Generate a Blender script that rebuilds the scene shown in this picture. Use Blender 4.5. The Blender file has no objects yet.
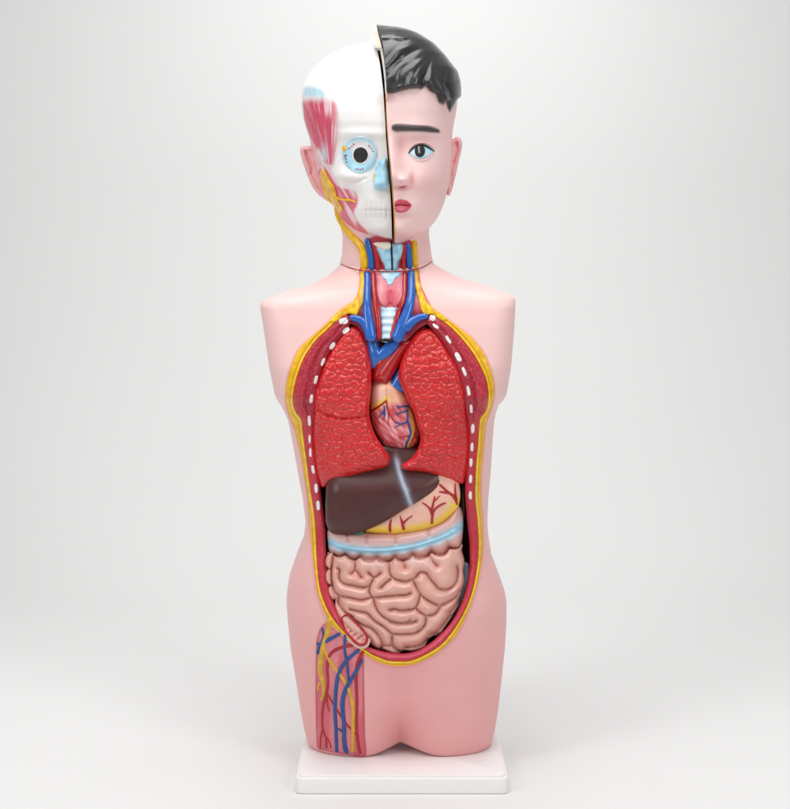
import bpy, math, random
import numpy as np
from mathutils import Vector
from mathutils.geometry import delaunay_2d_cdt
random.seed(4); np.random.seed(4)

# ------------------------------------------------------------------ scale and camera
S = 0.00116            # metres per photo pixel on the model's mid plane
D = 1500.0             # camera distance in those units
EYE = 508.5            # camera height above the table in those units
scene = bpy.context.scene
C = scene.collection
cam_d = bpy.data.cameras.new("camera"); cam = bpy.data.objects.new("camera", cam_d); C.objects.link(cam)
cam.location = (0, -D*S, EYE*S); cam.rotation_euler = (math.radians(90), 0, 0)
cam_d.sensor_fit = 'HORIZONTAL'; cam_d.sensor_width = 36; cam_d.lens = 36*D/790
cam_d.shift_y = -154.5/790; cam_d.clip_end = 50; cam_d.clip_start = 0.05
scene.camera = cam
scene.view_settings.view_transform = 'Standard'; scene.view_settings.look = 'None'
scene.view_settings.exposure = 0.0; scene.view_settings.gamma = 1

def lin(r, g, b):
    o = []
    for c in (r, g, b):
        c /= 255.0
        o.append(c/12.92 if c <= 0.04045 else ((c+0.055)/1.055)**2.4)
    return np.array(o)

world = bpy.data.worlds.new("World"); scene.world = world; world.use_nodes = True
bg = world.node_tree.nodes['Background']; bg.inputs[0].default_value = (0.985, 0.99, 1, 1); bg.inputs[1].default_value = 0.37

def area(name, loc, target, sx, sy, power, col=(1, 1, 1)):
    l = bpy.data.lights.new(name, 'AREA'); l.shape = 'RECTANGLE'; l.size = sx; l.size_y = sy
    l.energy = power; l.color = col
    o = bpy.data.objects.new(name, l); C.objects.link(o); o.location = loc
    d = Vector(target)-Vector(loc); o.rotation_euler = d.to_track_quat('-Z', 'Y').to_euler()
    return o
area("softbox_top", (-0.05, -0.22, 1.66), (0, 0.02, 0.5), 1.0, 1.35, 18.5)
area("softbox_left", (-1.35, -1.25, 1.35), (0, 0, 0.6), 0.5, 0.8, 8.6)
area("softbox_right", (1.25, -1.45, 1.40), (0, 0, 0.6), 0.5, 0.8, 8.6)

area("softbox_backdrop", (0.05, 0.70, 1.55), (0.05, 1.5, 0.75), 0.4, 0.3, 3.3)
# ------------------------------------------------------------------ materials
def base_mat(name):
    m = bpy.data.materials.new(name); m.use_nodes = True
    nt = m.node_tree; b = nt.nodes['Principled BSDF']
    return m, nt, b
def paint_mat(name, rgb=None, rough=0.38, coat=0.0, spec=0.5, mottle=0.05, mscale=60, bump=0.0, bscale=900, kind=None, bstr=0.5, bdist=0.0006):
    """rgb None: the pigment comes from the mesh's own painted colour layer"""
    m, nt, b = base_mat(name); N = nt.nodes; L = nt.links
    tc = N.new('ShaderNodeTexCoord')
    if rgb is None:
        a = N.new('ShaderNodeAttribute'); a.attribute_name = 'paint'; src = a.outputs['Color']
    else:
        r = N.new('ShaderNodeRGB'); c = lin(*rgb); r.outputs[0].default_value = (c[0], c[1], c[2], 1); src = r.outputs[0]
    ns = N.new('ShaderNodeTexNoise'); ns.inputs['Scale'].default_value = mscale; ns.inputs['Detail'].default_value = 5
    L.new(tc.outputs['Object'], ns.inputs['Vector'])
    mr = N.new('ShaderNodeMapRange'); mr.inputs['From Min'].default_value = .3; mr.inputs['From Max'].default_value = .7
    mr.inputs['To Min'].default_value = 1-mottle; mr.inputs['To Max'].default_value = 1+mottle
    L.new(ns.outputs['Fac'], mr.inputs['Value'])
    mx = N.new('ShaderNodeVectorMath'); mx.operation = 'SCALE'
    L.new(src, mx.inputs[0]); L.new(mr.outputs['Result'], mx.inputs['Scale'])
    L.new(mx.outputs['Vector'], b.inputs['Base Color'])
    if name in ('pink_skin_plastic', 'white_base_plastic'):
        vs_ = N.new('ShaderNodeTexVoronoi'); vs_.inputs['Scale'].default_value = 62; L.new(tc.outputs['Object'], vs_.inputs['Vector'])
        sp = N.new('ShaderNodeSeparateColor'); L.new(vs_.outputs['Color'], sp.inputs[0])
        rad_ = N.new('ShaderNodeMapRange'); rad_.inputs['From Min'].default_value = 0.72; rad_.inputs['To Max'].default_value = 0.055; L.new(sp.outputs[0], rad_.inputs['Value'])
        lt = N.new('ShaderNodeMath'); lt.operation = 'LESS_THAN'; L.new(vs_.outputs['Distance'], lt.inputs[0]); L.new(rad_.outputs['Result'], lt.inputs[1])
        k_ = N.new('ShaderNodeMath'); k_.operation = 'MULTIPLY'; k_.inputs[1].default_value = 0.28; L.new(lt.outputs[0], k_.inputs[0])
        mc = N.new('ShaderNodeMix'); mc.data_type = 'RGBA'; L.new(k_.outputs[0], mc.inputs['Factor']); L.new(mx.outputs['Vector'], mc.inputs['A']); mc.inputs['B'].default_value = (.25, .16, .13, 1)
        L.new(mc.outputs['Result'], b.inputs['Base Color'])
    b.inputs['Roughness'].default_value = rough; b.inputs['Specular IOR Level'].default_value = spec
    b.inputs['Coat Weight'].default_value = coat; b.inputs['Coat Roughness'].default_value = 0.12
    rr = N.new('ShaderNodeMapRange'); rr.inputs['To Min'].default_value = rough*0.85; rr.inputs['To Max'].default_value = rough*1.2
    L.new(ns.outputs['Fac'], rr.inputs['Value']); L.new(rr.outputs['Result'], b.inputs['Roughness'])
    h = None
    if kind == 'lung':
        wn = N.new('ShaderNodeTexNoise'); wn.inputs['Scale'].default_value = 190; wn.inputs['Detail'].default_value = 3
        L.new(tc.outputs['Object'], wn.inputs['Vector'])
        sub = N.new('ShaderNodeVectorMath'); sub.operation = 'SUBTRACT'; sub.inputs[1].default_value = (.5, .5, .5)
        L.new(wn.outputs['Color'], sub.inputs[0])
        sc = N.new('ShaderNodeVectorMath'); sc.operation = 'SCALE'; sc.inputs['Scale'].default_value = 0.0065
        L.new(sub.outputs[0], sc.inputs[0])
        ad = N.new('ShaderNodeVectorMath'); ad.operation = 'ADD'
        L.new(tc.outputs['Object'], ad.inputs[0]); L.new(sc.outputs[0], ad.inputs[1])
        fl = N.new('ShaderNodeVectorMath'); fl.operation = 'MULTIPLY'; fl.inputs[1].default_value = (1, 0.35, 1.15)
        L.new(ad.outputs[0], fl.inputs[0])
        vo = N.new('ShaderNodeTexVoronoi'); vo.feature = 'DISTANCE_TO_EDGE'; vo.inputs['Scale'].default_value = 150
        L.new(fl.outputs[0], vo.inputs['Vector'])
        cr = N.new('ShaderNodeMapRange'); cr.interpolation_type = 'SMOOTHERSTEP'
        cr.inputs['From Min'].default_value = 0.0; cr.inputs['From Max'].default_value = 0.19
        L.new(vo.outputs['Distance'], cr.inputs['Value'])
        n2 = N.new('ShaderNodeTexNoise'); n2.inputs['Scale'].default_value = 420; L.new(tc.outputs['Object'], n2.inputs['Vector'])
        am = N.new('ShaderNodeMath'); am.operation = 'MULTIPLY_ADD'; am.inputs[1].default_value = 0.45
        L.new(n2.outputs['Fac'], am.inputs[0]); L.new(cr.outputs['Result'], am.inputs[2]); h = am.outputs[0]
    elif kind == 'pebble':
        vo = N.new('ShaderNodeTexVoronoi'); vo.inputs['Scale'].default_value = bscale; L.new(tc.outputs['Object'], vo.inputs['Vector'])
        h = vo.outputs['Distance']
    elif bump > 0:
        n2 = N.new('ShaderNodeTexNoise'); n2.inputs['Scale'].default_value = bscale; n2.inputs['Detail'].default_value = 3
        L.new(tc.outputs['Object'], n2.inputs['Vector']); h = n2.outputs['Fac']; bstr = bump
    if h is not None:
        bp = N.new('ShaderNodeBump'); bp.inputs['Strength'].default_value = bstr; bp.inputs['Distance'].default_value = bdist
        L.new(h, bp.inputs['Height']); L.new(bp.outputs['Normal'], b.inputs['Normal'])
    return m
M = dict(
    skin=paint_mat('pink_skin_plastic', None, 0.42, 0.0, 0.45, 0.018, 22, 0.12, 700, bdist=0.0003),
    paint=paint_mat('painted_plastic', None, 0.34, 0.15, 0.5, 0.05, 150, 0.15, 900, bdist=0.0003),
    gut=paint_mat('gut_plastic', None, 0.3, 0.25, 0.5, 0.04, 90, 0.15, 800, bdist=0.0003),
    liver=paint_mat('liver_plastic', None, 0.36, 0.05, 0.45, 0.05, 120, 0.12, 600, bdist=0.0003),
    bone=paint_mat('bone_plastic', None, 0.4, 0.05, 0.5, 0.015, 60, 0.25, 260, bdist=0.0005),
    lung=paint_mat('lung_plastic', None, 0.28, 0.35, 0.5, 0.06, 120, 0.3, 500, bdist=0.0005),
    red=paint_mat('artery_red', (180, 16, 22), 0.2, 0.5, 0.5, 0.12, 200, 0.2, 600, bdist=0.0004),
    blue=paint_mat('vein_blue', (32, 98, 186), 0.2, 0.5, 0.5, 0.14, 200, 0.2, 600, bdist=0.0004),
    thinred=paint_mat('fine_artery_red', (172, 22, 30), 0.4, 0.1, 0.5, 0.12, 300),
    thinblue=paint_mat('fine_vein_blue', (30, 76, 142), 0.4, 0.1, 0.5, 0.15, 300),
    nerve=paint_mat('nerve_yellow', (214, 164, 44), 0.4, 0.1, 0.5, 0.16, 170, 0.3, 330, bdist=0.0006),
    yellow=paint_mat('fat_yellow', (238, 186, 12), 0.32, 0.25, 0.5, 0.16, 170, 0.45, 330, bdist=0.0008),
    muscle=paint_mat('muscle_red', None, 0.36, 0.15, 0.5, 0.12, 240, kind='pebble', bscale=560, bstr=0.45, bdist=0.0008),
    lining=paint_mat('lining_red', (150, 26, 42), 0.35, 0.2, 0.5, 0.15, 90, 0.3, 300, bdist=0.0006),
    white=paint_mat('white_paint', (246, 240, 238), 0.35, 0.1, 0.5, 0.04, 300, 0.3, 500, bdist=0.0004),
    base=paint_mat('white_base_plastic', (244, 241, 240), 0.4, 0.0, 0.5, 0.01, 40, 0.1, 500, bdist=0.0002),
    black=paint_mat('gap_black', (22, 14, 14), 0.5, 0.0, 0.4, 0.1, 200),
    hair=paint_mat('hair_black', None, 0.3, 0.3, 0.5, 0.08, 140, 0.15, 500, bdist=0.0003),
    glossblack=paint_mat('pupil_black', (38, 38, 40), 0.16, 0.5, 0.5, 0.1, 200),
    cyan=paint_mat('cartilage_blue', None, 0.36, 0.15, 0.5, 0.06, 150, 0.4, 420, bdist=0.0006),
    back=paint_mat('backdrop_white', (229, 229, 228), 0.75, 0.0, 0.2, 0.006, 3),
)

# ------------------------------------------------------------------ geometry helpers
ROOT = Vector((5*S, 0, 0))
def to_world(px, py, P):
    """apparent pixel + protrusion P towards the viewer -> world metres, relative to the model's base"""
    px = np.asarray(px, float); py = np.asarray(py, float); P = np.asarray(P, float)*np.ones_like(px)
    f = (D-P)/D
    return np.stack([(px-395)*f*S-ROOT.x, -P*S, (EYE-(py-250)*f)*S], -1)
def true_world(x, v, P):
    x = np.asarray(x, float); v = np.asarray(v, float); P = np.asarray(P, float)*np.ones_like(x)
    return np.stack([(x-395)*S-ROOT.x, -P*S, (EYE-(v-250))*S], -1)
def mk(name, V, F, mat, parent=None, cols=None, sharp=None):
    me = bpy.data.meshes.new(name)
    me.from_pydata([tuple(map(float, v)) for v in V], [], [tuple(int(i) for i in f) for f in F])
    me.update(); me.materials.append(mat)
    me.polygons.foreach_set('use_smooth', [True]*len(me.polygons))
    if cols is not None:
        at = me.color_attributes.new('paint', 'FLOAT_COLOR', 'POINT')
        c = np.ones((len(V), 4)); c[:, :3] = cols
        at.data.foreach_set('color', c.ravel())
    if sharp: me.set_sharp_from_angle(angle=math.radians(sharp))
    me.validate()
    o = bpy.data.objects.new(name, me); C.objects.link(o)
    if parent is not None: o.parent = parent
    return o
def smooth_path(pts, step=1.0, closed=False):
    p = np.array(pts, float); n = len(p); out = []
    rng = range(n if closed else n-1)
    for i in rng:
        if closed: a, b, c, d = p[(i-1) % n], p[i], p[(i+1) % n], p[(i+2) % n]
        else: a, b, c, d = p[max(i-1, 0)], p[i], p[i+1], p[min(i+2, n-1)]
        k = max(1, int(round(np.hypot(*(c-b)[:2])/step)))
        for j in range(k):
            t = j/k
            out.append(0.5*((2*b)+(-a+c)*t+(2*a-5*b+4*c-d)*t*t+(-a+3*b-3*c+d)*t**3))
    if not closed: out.append(p[-1])
    return np.array(out)
def inside(x, y, poly):
    r = np.zeros(len(x), bool); n = len(poly)
    for i in range(n):
        x1, y1 = poly[i][:2]; x2, y2 = poly[(i+1) % n][:2]
        if y1 == y2: continue
        c = ((y1 > y) != (y2 > y)) & (x < (x2-x1)*(y-y1)/(y2-y1)+x1)
        r ^= c
    return r
def pdist(x, y, path, closed=False):
    p = np.array(path, float)[:, :2]; q = np.roll(p, -1, 0)
    if not closed: p, q = p[:-1], q[:-1]
    best = np.full(len(x), 1e9)
    for a, b in zip(p, q):
        d = b-a; L = d@d+1e-9
        t = np.clip(((x-a[0])*d[0]+(y-a[1])*d[1])/L, 0, 1)
        best = np.minimum(best, (x-a[0]-t*d[0])**2+(y-a[1]-t*d[1])**2)
    return np.sqrt(best)
def prof(d, R):
    return np.sqrt(np.clip(1-(1-np.clip(d/R, 0, 1))**2, 0, 1))
def sst(a, b, x):
    t = np.clip((x-a)/(b-a), 0, 1); return t*t*(3-2*t)
def vnoise(x, y, seed=0):
    xi = np.floor(x).astype(np.int64); yi = np.floor(y).astype(np.int64); fx = x-xi; fy = y-yi
    def h(a, b):
        n = (a*374761393+b*668265263+seed*1442695041) & 0xffffffff
        n = ((n ^ (n >> 13))*1274126177) & 0xffffffff
        return ((n ^ (n >> 16)) & 0xffff)/65535.0
    fx = fx*fx*(3-2*fx); fy = fy*fy*(3-2*fy)
    return (h(xi, yi)*(1-fx)+h(xi+1, yi)*fx)*(1-fy)+(h(xi, yi+1)*(1-fx)+h(xi+1, yi+1)*fx)*fy
def gs(x, y, cx, cy, sx, sy=None):
    sy = sy or sx; return np.exp(-((x-cx)/sx)**2-((y-cy)/sy)**2)
def mix(c1, c2, t):
    t = np.asarray(t)[:, None]; return c1*(1-t)+c2*t

def relief(name, outline, parent, mat, P, paint=None, sp=1.0, back=None, smooth=True, sharp=None):
    """closed solid: front surface P(px,py,d) over a smooth outline, side wall back to depth `back`, rear cap"""
    ol = smooth_path(outline, sp, True) if smooth else np.array(outline, float)
    x0, y0 = ol.min(0)[:2]; x1, y1 = ol.max(0)[:2]
    gx, gy = np.meshgrid(np.arange(x0, x1, sp), np.arange(y0, y1, sp*0.866))
    gx = gx+(np.arange(gx.shape[0]) % 2)[:, None]*sp*0.5
    x, y = gx.ravel(), gy.ravel()
    k = inside(x, y, ol); x, y = x[k], y[k]
    d = pdist(x, y, ol, True); k = d > 0.45*sp; x, y, d = x[k], y[k], d[k]
    n = len(ol)
    ax = np.concatenate([ol[:, 0], x]); ay = np.concatenate([ol[:, 1], y]); ad = np.concatenate([np.zeros(n), d])
    res = delaunay_2d_cdt([Vector((a, b)) for a, b in zip(ax, ay)], [], [list(range(n))], 1, 1e-5)
    vs, fs, ov = res[0], res[2], res[3]
    idx = np.array([o[0] if o else 0 for o in ov])
    ax = np.array([v[0] for v in vs]); ay = np.array([v[1] for v in vs]); ad = ad[idx]
    bnd = {}
    for i, o in enumerate(ov):
        for q in o:
            if q < n: bnd[q] = i
    Pv = P(ax, ay, ad)
    V = list(to_world(ax, ay, Pv)); F = []
    for f in fs:
        a, b, c = [np.array([ax[i], ay[i]]) for i in f[:3]]
        cr = (b[0]-a[0])*(c[1]-a[1])-(b[1]-a[1])*(c[0]-a[0])
        F.append(tuple(f) if cr < 0 else tuple(reversed(f)))   # pixel y points down: this faces the viewer
    col = paint(ax, ay, ad) if paint is not None else None
    ring = [bnd[i] for i in range(n) if i in bnd]
    rx, ry = ax[ring], ay[ring]
    Pb = (Pv[ring]-3.0) if back is None else (back(rx, ry) if callable(back) else np.full(len(ring), float(back)))
    Pb = np.minimum(Pb, Pv[ring]-0.5)
    o0 = len(V); V += list(to_world(rx, ry, Pb)); m = len(ring)
    area2 = np.sum(rx*np.roll(ry, -1)-np.roll(rx, -1)*ry)
    for i in range(m):
        j = (i+1) % m
        q = (ring[i], ring[j], o0+j, o0+i)
        F.append(q if area2 > 0 else tuple(reversed(q)))
    r2 = delaunay_2d_cdt([Vector((a, b)) for a, b in zip(rx, ry)], [], [list(range(m))], 1, 1e-5)
    if len(r2[0]) == m:
        mp = [o[0] for o in r2[3]]
        for f in r2[2]:
            g = [mp[i] for i in f]
            a, b, c = [np.array([rx[i], ry[i]]) for i in g[:3]]
            cr = (b[0]-a[0])*(c[1]-a[1])-(b[1]-a[1])*(c[0]-a[0])
            if cr < 0: g = g[::-1]
            F.append(tuple(o0+i for i in g))
    if col is not None: col = np.concatenate([col, col[ring]])
    return mk(name, V, F, mat, parent, col, sharp)

def tube(name, pts, parent, mat, surf, off=0.5, r=2.0, flat=0.8, sides=10, step=1.2, paint=None, paths=None, end=True):
    """round cord(s) laid on surface `surf`; a point is (px, py[, radius[, lift]])"""
    V = []; F = []; cols = []
    for pp in (paths if paths is not None else [pts]):
        q = [(p[0], p[1], p[2] if len(p) > 2 else r, p[3] if len(p) > 3 else off) for p in pp]
        c = smooth_path(q, step)
        P = surf(c[:, 0], c[:, 1])+c[:, 3]
        if len(P) > 5:
            k = np.ones(5)/5; Pp = np.pad(P, 2, 'edge'); P = np.convolve(Pp, k, 'valid')
        rad = c[:, 2].copy()
        L = np.concatenate([[0], np.cumsum(np.hypot(np.diff(c[:, 0]), np.diff(c[:, 1])))])
        rad *= 1+.22*(vnoise(L*.22, L*0+c[0, 0], 17)-.5)*(rad < 2.6)
        if end:
            e = np.minimum(L, L[-1]-L); rad *= np.clip(prof(e, np.maximum(rad, .1)*1.0), 0.12, 1)
        f = (D-P)/D; X = (c[:, 0]-395)*f; Z = -(c[:, 1]-250)*f; Y = -P
        ctr = np.stack([X, Y, Z], 1)
        T = np.gradient(ctr, axis=0); T /= np.linalg.norm(T, axis=1)[:, None]+1e-9
        up = np.array([0, -1.0, 0]); B = np.cross(T, up); B /= np.linalg.norm(B, axis=1)[:, None]+1e-9
        Nn = np.cross(B, T)
        o0 = len(V); m = len(c)
        for i in range(m):
            for s in range(sides):
                a = 2*math.pi*s/sides
                w = ctr[i]+B[i]*math.cos(a)*rad[i]+Nn[i]*math.sin(a)*rad[i]*flat
                V.append((w[0]*S-ROOT.x, w[1]*S, (w[2]+EYE)*S))
        for i in range(m-1):
            for s in range(sides):
                t = (s+1) % sides
                F.append((o0+i*sides+s, o0+i*sides+t, o0+(i+1)*sides+t, o0+(i+1)*sides+s))
        F.append(tuple(o0+s for s in range(sides))[::-1]); F.append(tuple(o0+(m-1)*sides+s for s in range(sides)))
        if paint is not None:
            pc = paint(c[:, 0], c[:, 1], L); cols.append(np.repeat(pc, sides, 0))
    return mk(name, V, F, mat, parent, np.concatenate(cols) if cols else None)

def fixed(fn):
    """turn a protrusion given in true coordinates into one looked up by apparent pixel"""
    def g(px, py, *a):
        px = np.asarray(px, float); py = np.asarray(py, float); P = np.full(px.shape, 60.0)
        for _ in range(5):
            f = (D-P)/D; P = fn(395+(px-395)*f, 250+(py-250)*f)
        return P
    return g
def table(rows, sigma=2.0, lo=None, hi=None):
    r = np.array(rows, float); v = np.arange(r[0, 0]-30, r[-1, 0]+30, 0.5)
    k = np.exp(-0.5*(np.arange(-30, 31)*0.5/max(sigma, .01))**2); k /= k.sum()
    cols = []
    for j in range(1, r.shape[1]):
        c = np.interp(v, r[:, 0], r[:, j])
        e = np.pad(c, 30, 'edge'); cols.append(np.convolve(e, k, 'valid'))
    return lambda q, j: np.interp(q, v, cols[j])

# ------------------------------------------------------------------ the surface it stands on
V = []; F = []
prof_pts = [(-1.6, 0), (-0.4, 0), (0.2, 0), (0.75, 0)]
for i in range(1, 25):
    a = math.pi/2*i/24; prof_pts.append((0.75+0.75*math.sin(a), 0.75-0.75*math.cos(a)))
prof_pts += [(1.5, 1.6), (1.5, 3.2)]
for (y, z) in prof_pts:
    for x in (-3.0, -1, 0, 1, 3.0): V.append((x, y, z))
for i in range(len(prof_pts)-1):
    for j in range(4): F.append((i*5+j, i*5+j+1, (i+1)*5+j+1, (i+1)*5+j))
bd = mk('table_backdrop', V, F, M['back']); bd['kind'] = 'structure'

# ------------------------------------------------------------------ the model
root = bpy.data.objects.new('anatomical_torso_model', None); C.objects.link(root); root.location = ROOT
root['label'] = 'pink anatomical torso, half skull and half face, open chest and belly, on white base'
root['category'] = 'anatomy model'
SK = lin(244, 203, 199); SKD = lin(224, 148, 150); WH = lin(243, 241, 239)

# ---- base
BT = 491.8
def rounded_slab(name, x0, x1, y0, y1, vt, vb, rad, bev, mat, parent):
    def ring(ins):
        p = []
        for cx, cy, a0 in ((x1-rad, y1-rad, 0), (x0+rad, y1-rad, 90), (x0+rad, y0+rad, 180), (x1-rad, y0+rad, 270)):
            for k in range(7):
                a = math.radians(a0+15*k); p.append((cx+(rad-ins)*math.cos(a), cy+(rad-ins)*math.sin(a)))
        return p
    prs = [(bev, vb), (0, vb-bev*.6), (0, vt+bev), (bev*.3, vt+bev*.3), (bev, vt)]
    V = []; n = 28
    for ins, v in prs:
        for x, y in ring(ins): V.append(((x-395)*S-ROOT.x, y*S, (EYE-(v-250))*S))
    F = []
    for i in range(len(prs)-1):
        for j in range(n): F.append((i*n+j, i*n+(j+1) % n, (i+1)*n+(j+1) % n, (i+1)*n+j))
    F.append(tuple(range(n))[::-1]); F.append(tuple((len(prs)-1)*n+j for j in range(n)))
    return mk(name, V, F, mat, parent, sharp=40)
bs = rounded_slab('base', 302, 501, -98.6, 98, BT+250+2.2, EYE+250, 6, 1.2, M['base'], root)
rounded_slab('raised_top', 304.5, 498.5, -95.5, 95.5, BT+250, BT+250+4, 6, 1.0, M['base'], bs)

# ---- torso skin
body_t = table([
 # v    xl    xr   front back  n
 (256, 345, 430, 36, 34, 2.1), (264, 341, 434, 40, 38, 2.1), (270, 334.5, 444, 45, 42, 2.2), (276, 328, 456, 48, 46, 2.3),
 (284, 313, 481, 52, 52, 2.6), (288, 298, 493, 55, 55, 3.2), (292, 285, 505, 57, 58, 4), (296, 273, 513, 59, 61, 5),
 (300, 263.5, 513.3, 61, 64, 5.6), (305, 262.5, 513.3, 63, 66, 6), (323, 265.5, 512.3, 68, 70, 5.6), (363, 271.5, 509, 76, 76, 5.2),
 (390, 276.5, 505, 79, 78, 4.4), (397, 278, 503, 79.5, 78, 3.3), (402, 281.5, 498, 80, 78, 3.1), (410, 285.5, 495.3, 80, 77, 3.0), (419, 289, 493.7, 80, 76, 2.8),
 (440, 293, 492, 80, 74, 2.7), (460, 296.5, 491, 79, 70, 2.6), (480, 300, 489.5, 77, 66, 2.6), (495, 303, 488, 75, 64, 2.6),
 (520, 306, 487, 74, 62, 2.6), (534, 304.5, 488, 75, 63, 2.6), (553, 297, 491, 76, 67, 2.6), (573, 290, 498.5, 77, 72, 2.6),
 (590, 287.5, 504.5, 78, 76, 2.6), (600, 287, 506, 78, 78, 2.6), (620, 288.5, 506, 76, 79, 2.6), (645, 291, 504.5, 72, 78, 2.6),
 (680, 296.5, 501, 65, 74, 2.5), (706, 300.5, 498, 59, 66, 2.5), (725, 304, 495.2, 54, 58, 2.4), (737, 307, 492.5, 50, 54, 2.4), (741.8, 310, 490, 47.5, 52, 2.4)], 1.2)
def body_P(x, v, side=1):
    x = np.asarray(x, float); v = np.asarray(v, float)
    xl, xr = body_t(v, 0), body_t(v, 1); y = body_t(v, 2 if side > 0 else 3); n = body_t(v, 4)
    cx = (xl+xr)/2; a = (xr-xl)/2; t = np.clip(np.abs((x-cx)/a), 0, 1)
    f1 = y*(1-t**n)**(1/n)
    m = 400.0; h1 = (m-xl)/2; h2 = (xr-m)/2
    t1 = np.clip(np.abs((x-(xl+m)/2)/h1), 0, 1); t2 = np.clip(np.abs((x-(m+xr)/2)/h2), 0, 1)
    l1 = np.where(x > (xl+m)/2, (1-t1**2.1)**0.95, (1-t1**2.4)**(1/2.4)); l2 = np.where(x < (m+xr)/2, (1-t2**2.1)**0.95, (1-t2**2.4)**(1/2.4))
    f2 = y*np.maximum(np.where(t1 < 1, l1, 0), np.where(t2 < 1, l2, 0))
    w = sst(655, 748, v)**2.2*1.03; w = np.clip(w, 0, 1)*.32
    f = f1*(1-w)+f2*w
    if side > 0:     # soft relief of the groin and pubis
        f = f-3.0*gs(x, v, 400, 712, 9, 45)*(1-w)+2.5*gs(x, v, 398, 690, 26, 16)*(1-w)
        f = f-2.0*gs(x, v, 385, 310, 40, 8)*0
    return f
body_F = fixed(body_P)

A_pts = [(338,311.5),(330,319.5),(319,330),(308.5,339),(299,348.5),(292.5,362),(288,376),(285.8,390),(285.8,403),(289,415),(295.5,432),(300,451),(304.8,479),(308,504),
 (309.5,525),(311.5,548),(314,570),(317,592),(322.5,609),(329,621),(337,630),(346,638),(355,647),(364,654),(375,661),(391,665.8),(408,665.8),(425,660),(441.5,650),(458,632.5),(471,605),(479.5,577),(483,549),(482.5,520),
 (481.3,500),(481.3,475),(484,443.6),(486,424),(492,407),(494.5,391),(492.5,376),(486,357),(475,341),(461,328.5),(444,316.5),(436,311.5)]
B_pts = [(346,313),(336,321.5),(327,330.5),(316,341),(304.5,358),(297.5,376),(293.8,392),(293.2,403),(296,412),(301.5,420),(303,433),(306.6,460),(310,486),(313.7,510),
 (315.6,530),(317,560),(320.5,590),(328.5,611),(336,621.8),(343,629.8),(350,637.3),(358,644.3),(366,649.7),(376,655.7),(388,660.4),(398,661),(410,660.6),(425,654.5),(441.5,644),(455,627),(468.5,601),(475.5,576),(478.5,549),(477.3,520),
 (475,496),(476,465),(478,443.6),(479.5,420.5),(485.5,411),(488,399),(487,385),(483,372.5),(473,354),(461,338.5),(448.5,326),(438,318.5),(430,313.5)]
C_pts = [(352,322),(343,334),(331,349),(321,372),(315.5,398),(314,425),(315.5,452),(319,478),(322,500),(325,525),(326,550),(328.5,580),(333.5,602),(340,617),(347,629.5),(356,639.5),(366,645.5),(380,650.5),
 (395,653),(410,652.5),(424,647),(440,634.5),(454,618),(464,596),(469,571),(469.5,545),(467,520),(465,490),(466,460),(467.5,430),(464.5,400),(458,375),(449,353),(438,336),(426,323)]
A = smooth_path(A_pts, 1.0); B = smooth_path(B_pts, 1.0); Cc = smooth_path(C_pts, 1.0)

def arch(x): return np.interp(x, np.arange(355, 460, 2.), np.interp(np.arange(355, 460, 2.), [362,371,380,390,396,401,407,413,421,430,440,452], [0,1.5,5.5,11.5,15,16.5,15.5,12.5,8,3.6,1.0,0]))
# torso: full tube of sections, minus the window
rows = list(np.arange(257, 741.8, 1.6))+[741.8]
NA = 260
phi = np.arange(NA)/NA*2*math.pi
V = []; VX = []; 
for v in rows:
    vv = np.full(NA, v); n = body_t(vv, 4); xl, xr = body_t(vv, 0), body_t(vv, 1)
    c, s = np.cos(phi), np.sin(phi)
    t = np.sign(c)*np.abs(c)**(2/n)*0.99999
    x = (xl+xr)/2+(xr-xl)/2*t
    ins = 1.2*sst(740.2, 741.8, vv)
    Pf = np.where(s >= 0, body_P(x, vv, 1), -body_P(x, vv, -1))
    Pf = Pf*(1-ins*0.02); 
    v0 = vv; vv = vv-0.6*arch(x)*sst(690, 741.8, vv)
    V.append(true_world(x, vv, Pf)); f = D/(D-Pf)
    VX.append(np.stack([395+(x-395)*f, 250+(vv-250)*f, Pf, x, vv], 1))
V = np.concatenate(V); VX = np.concatenate(VX)
inA = inside(VX[:, 0], VX[:, 1], A) & (VX[:, 2] > 5) & (pdist(VX[:, 0], VX[:, 1], A, True) > 1.6)
F = []
for i in range(len(rows)-1):
    for j in range(NA):
        k = (j+1) % NA; q = (i*NA+j, i*NA+k, (i+1)*NA+k, (i+1)*NA+j)
        if inA[list(q)].all(): continue
        F.append(q)
F.append(tuple(range(NA))[::-1]); F.append(tuple((len(rows)-1)*NA+j for j in range(NA)))
F = [f[::-1] for f in F]
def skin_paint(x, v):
    t = sst(330, 760, v)  # top-light falloff painted in: skin deepens from chest to thighs
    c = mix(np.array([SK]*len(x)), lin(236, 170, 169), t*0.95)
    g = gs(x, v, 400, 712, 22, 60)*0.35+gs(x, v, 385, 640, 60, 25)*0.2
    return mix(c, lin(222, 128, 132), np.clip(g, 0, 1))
torso = mk('torso', V, F, M['skin'], root, skin_paint(VX[:, 3], VX[:, 4]))

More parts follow.
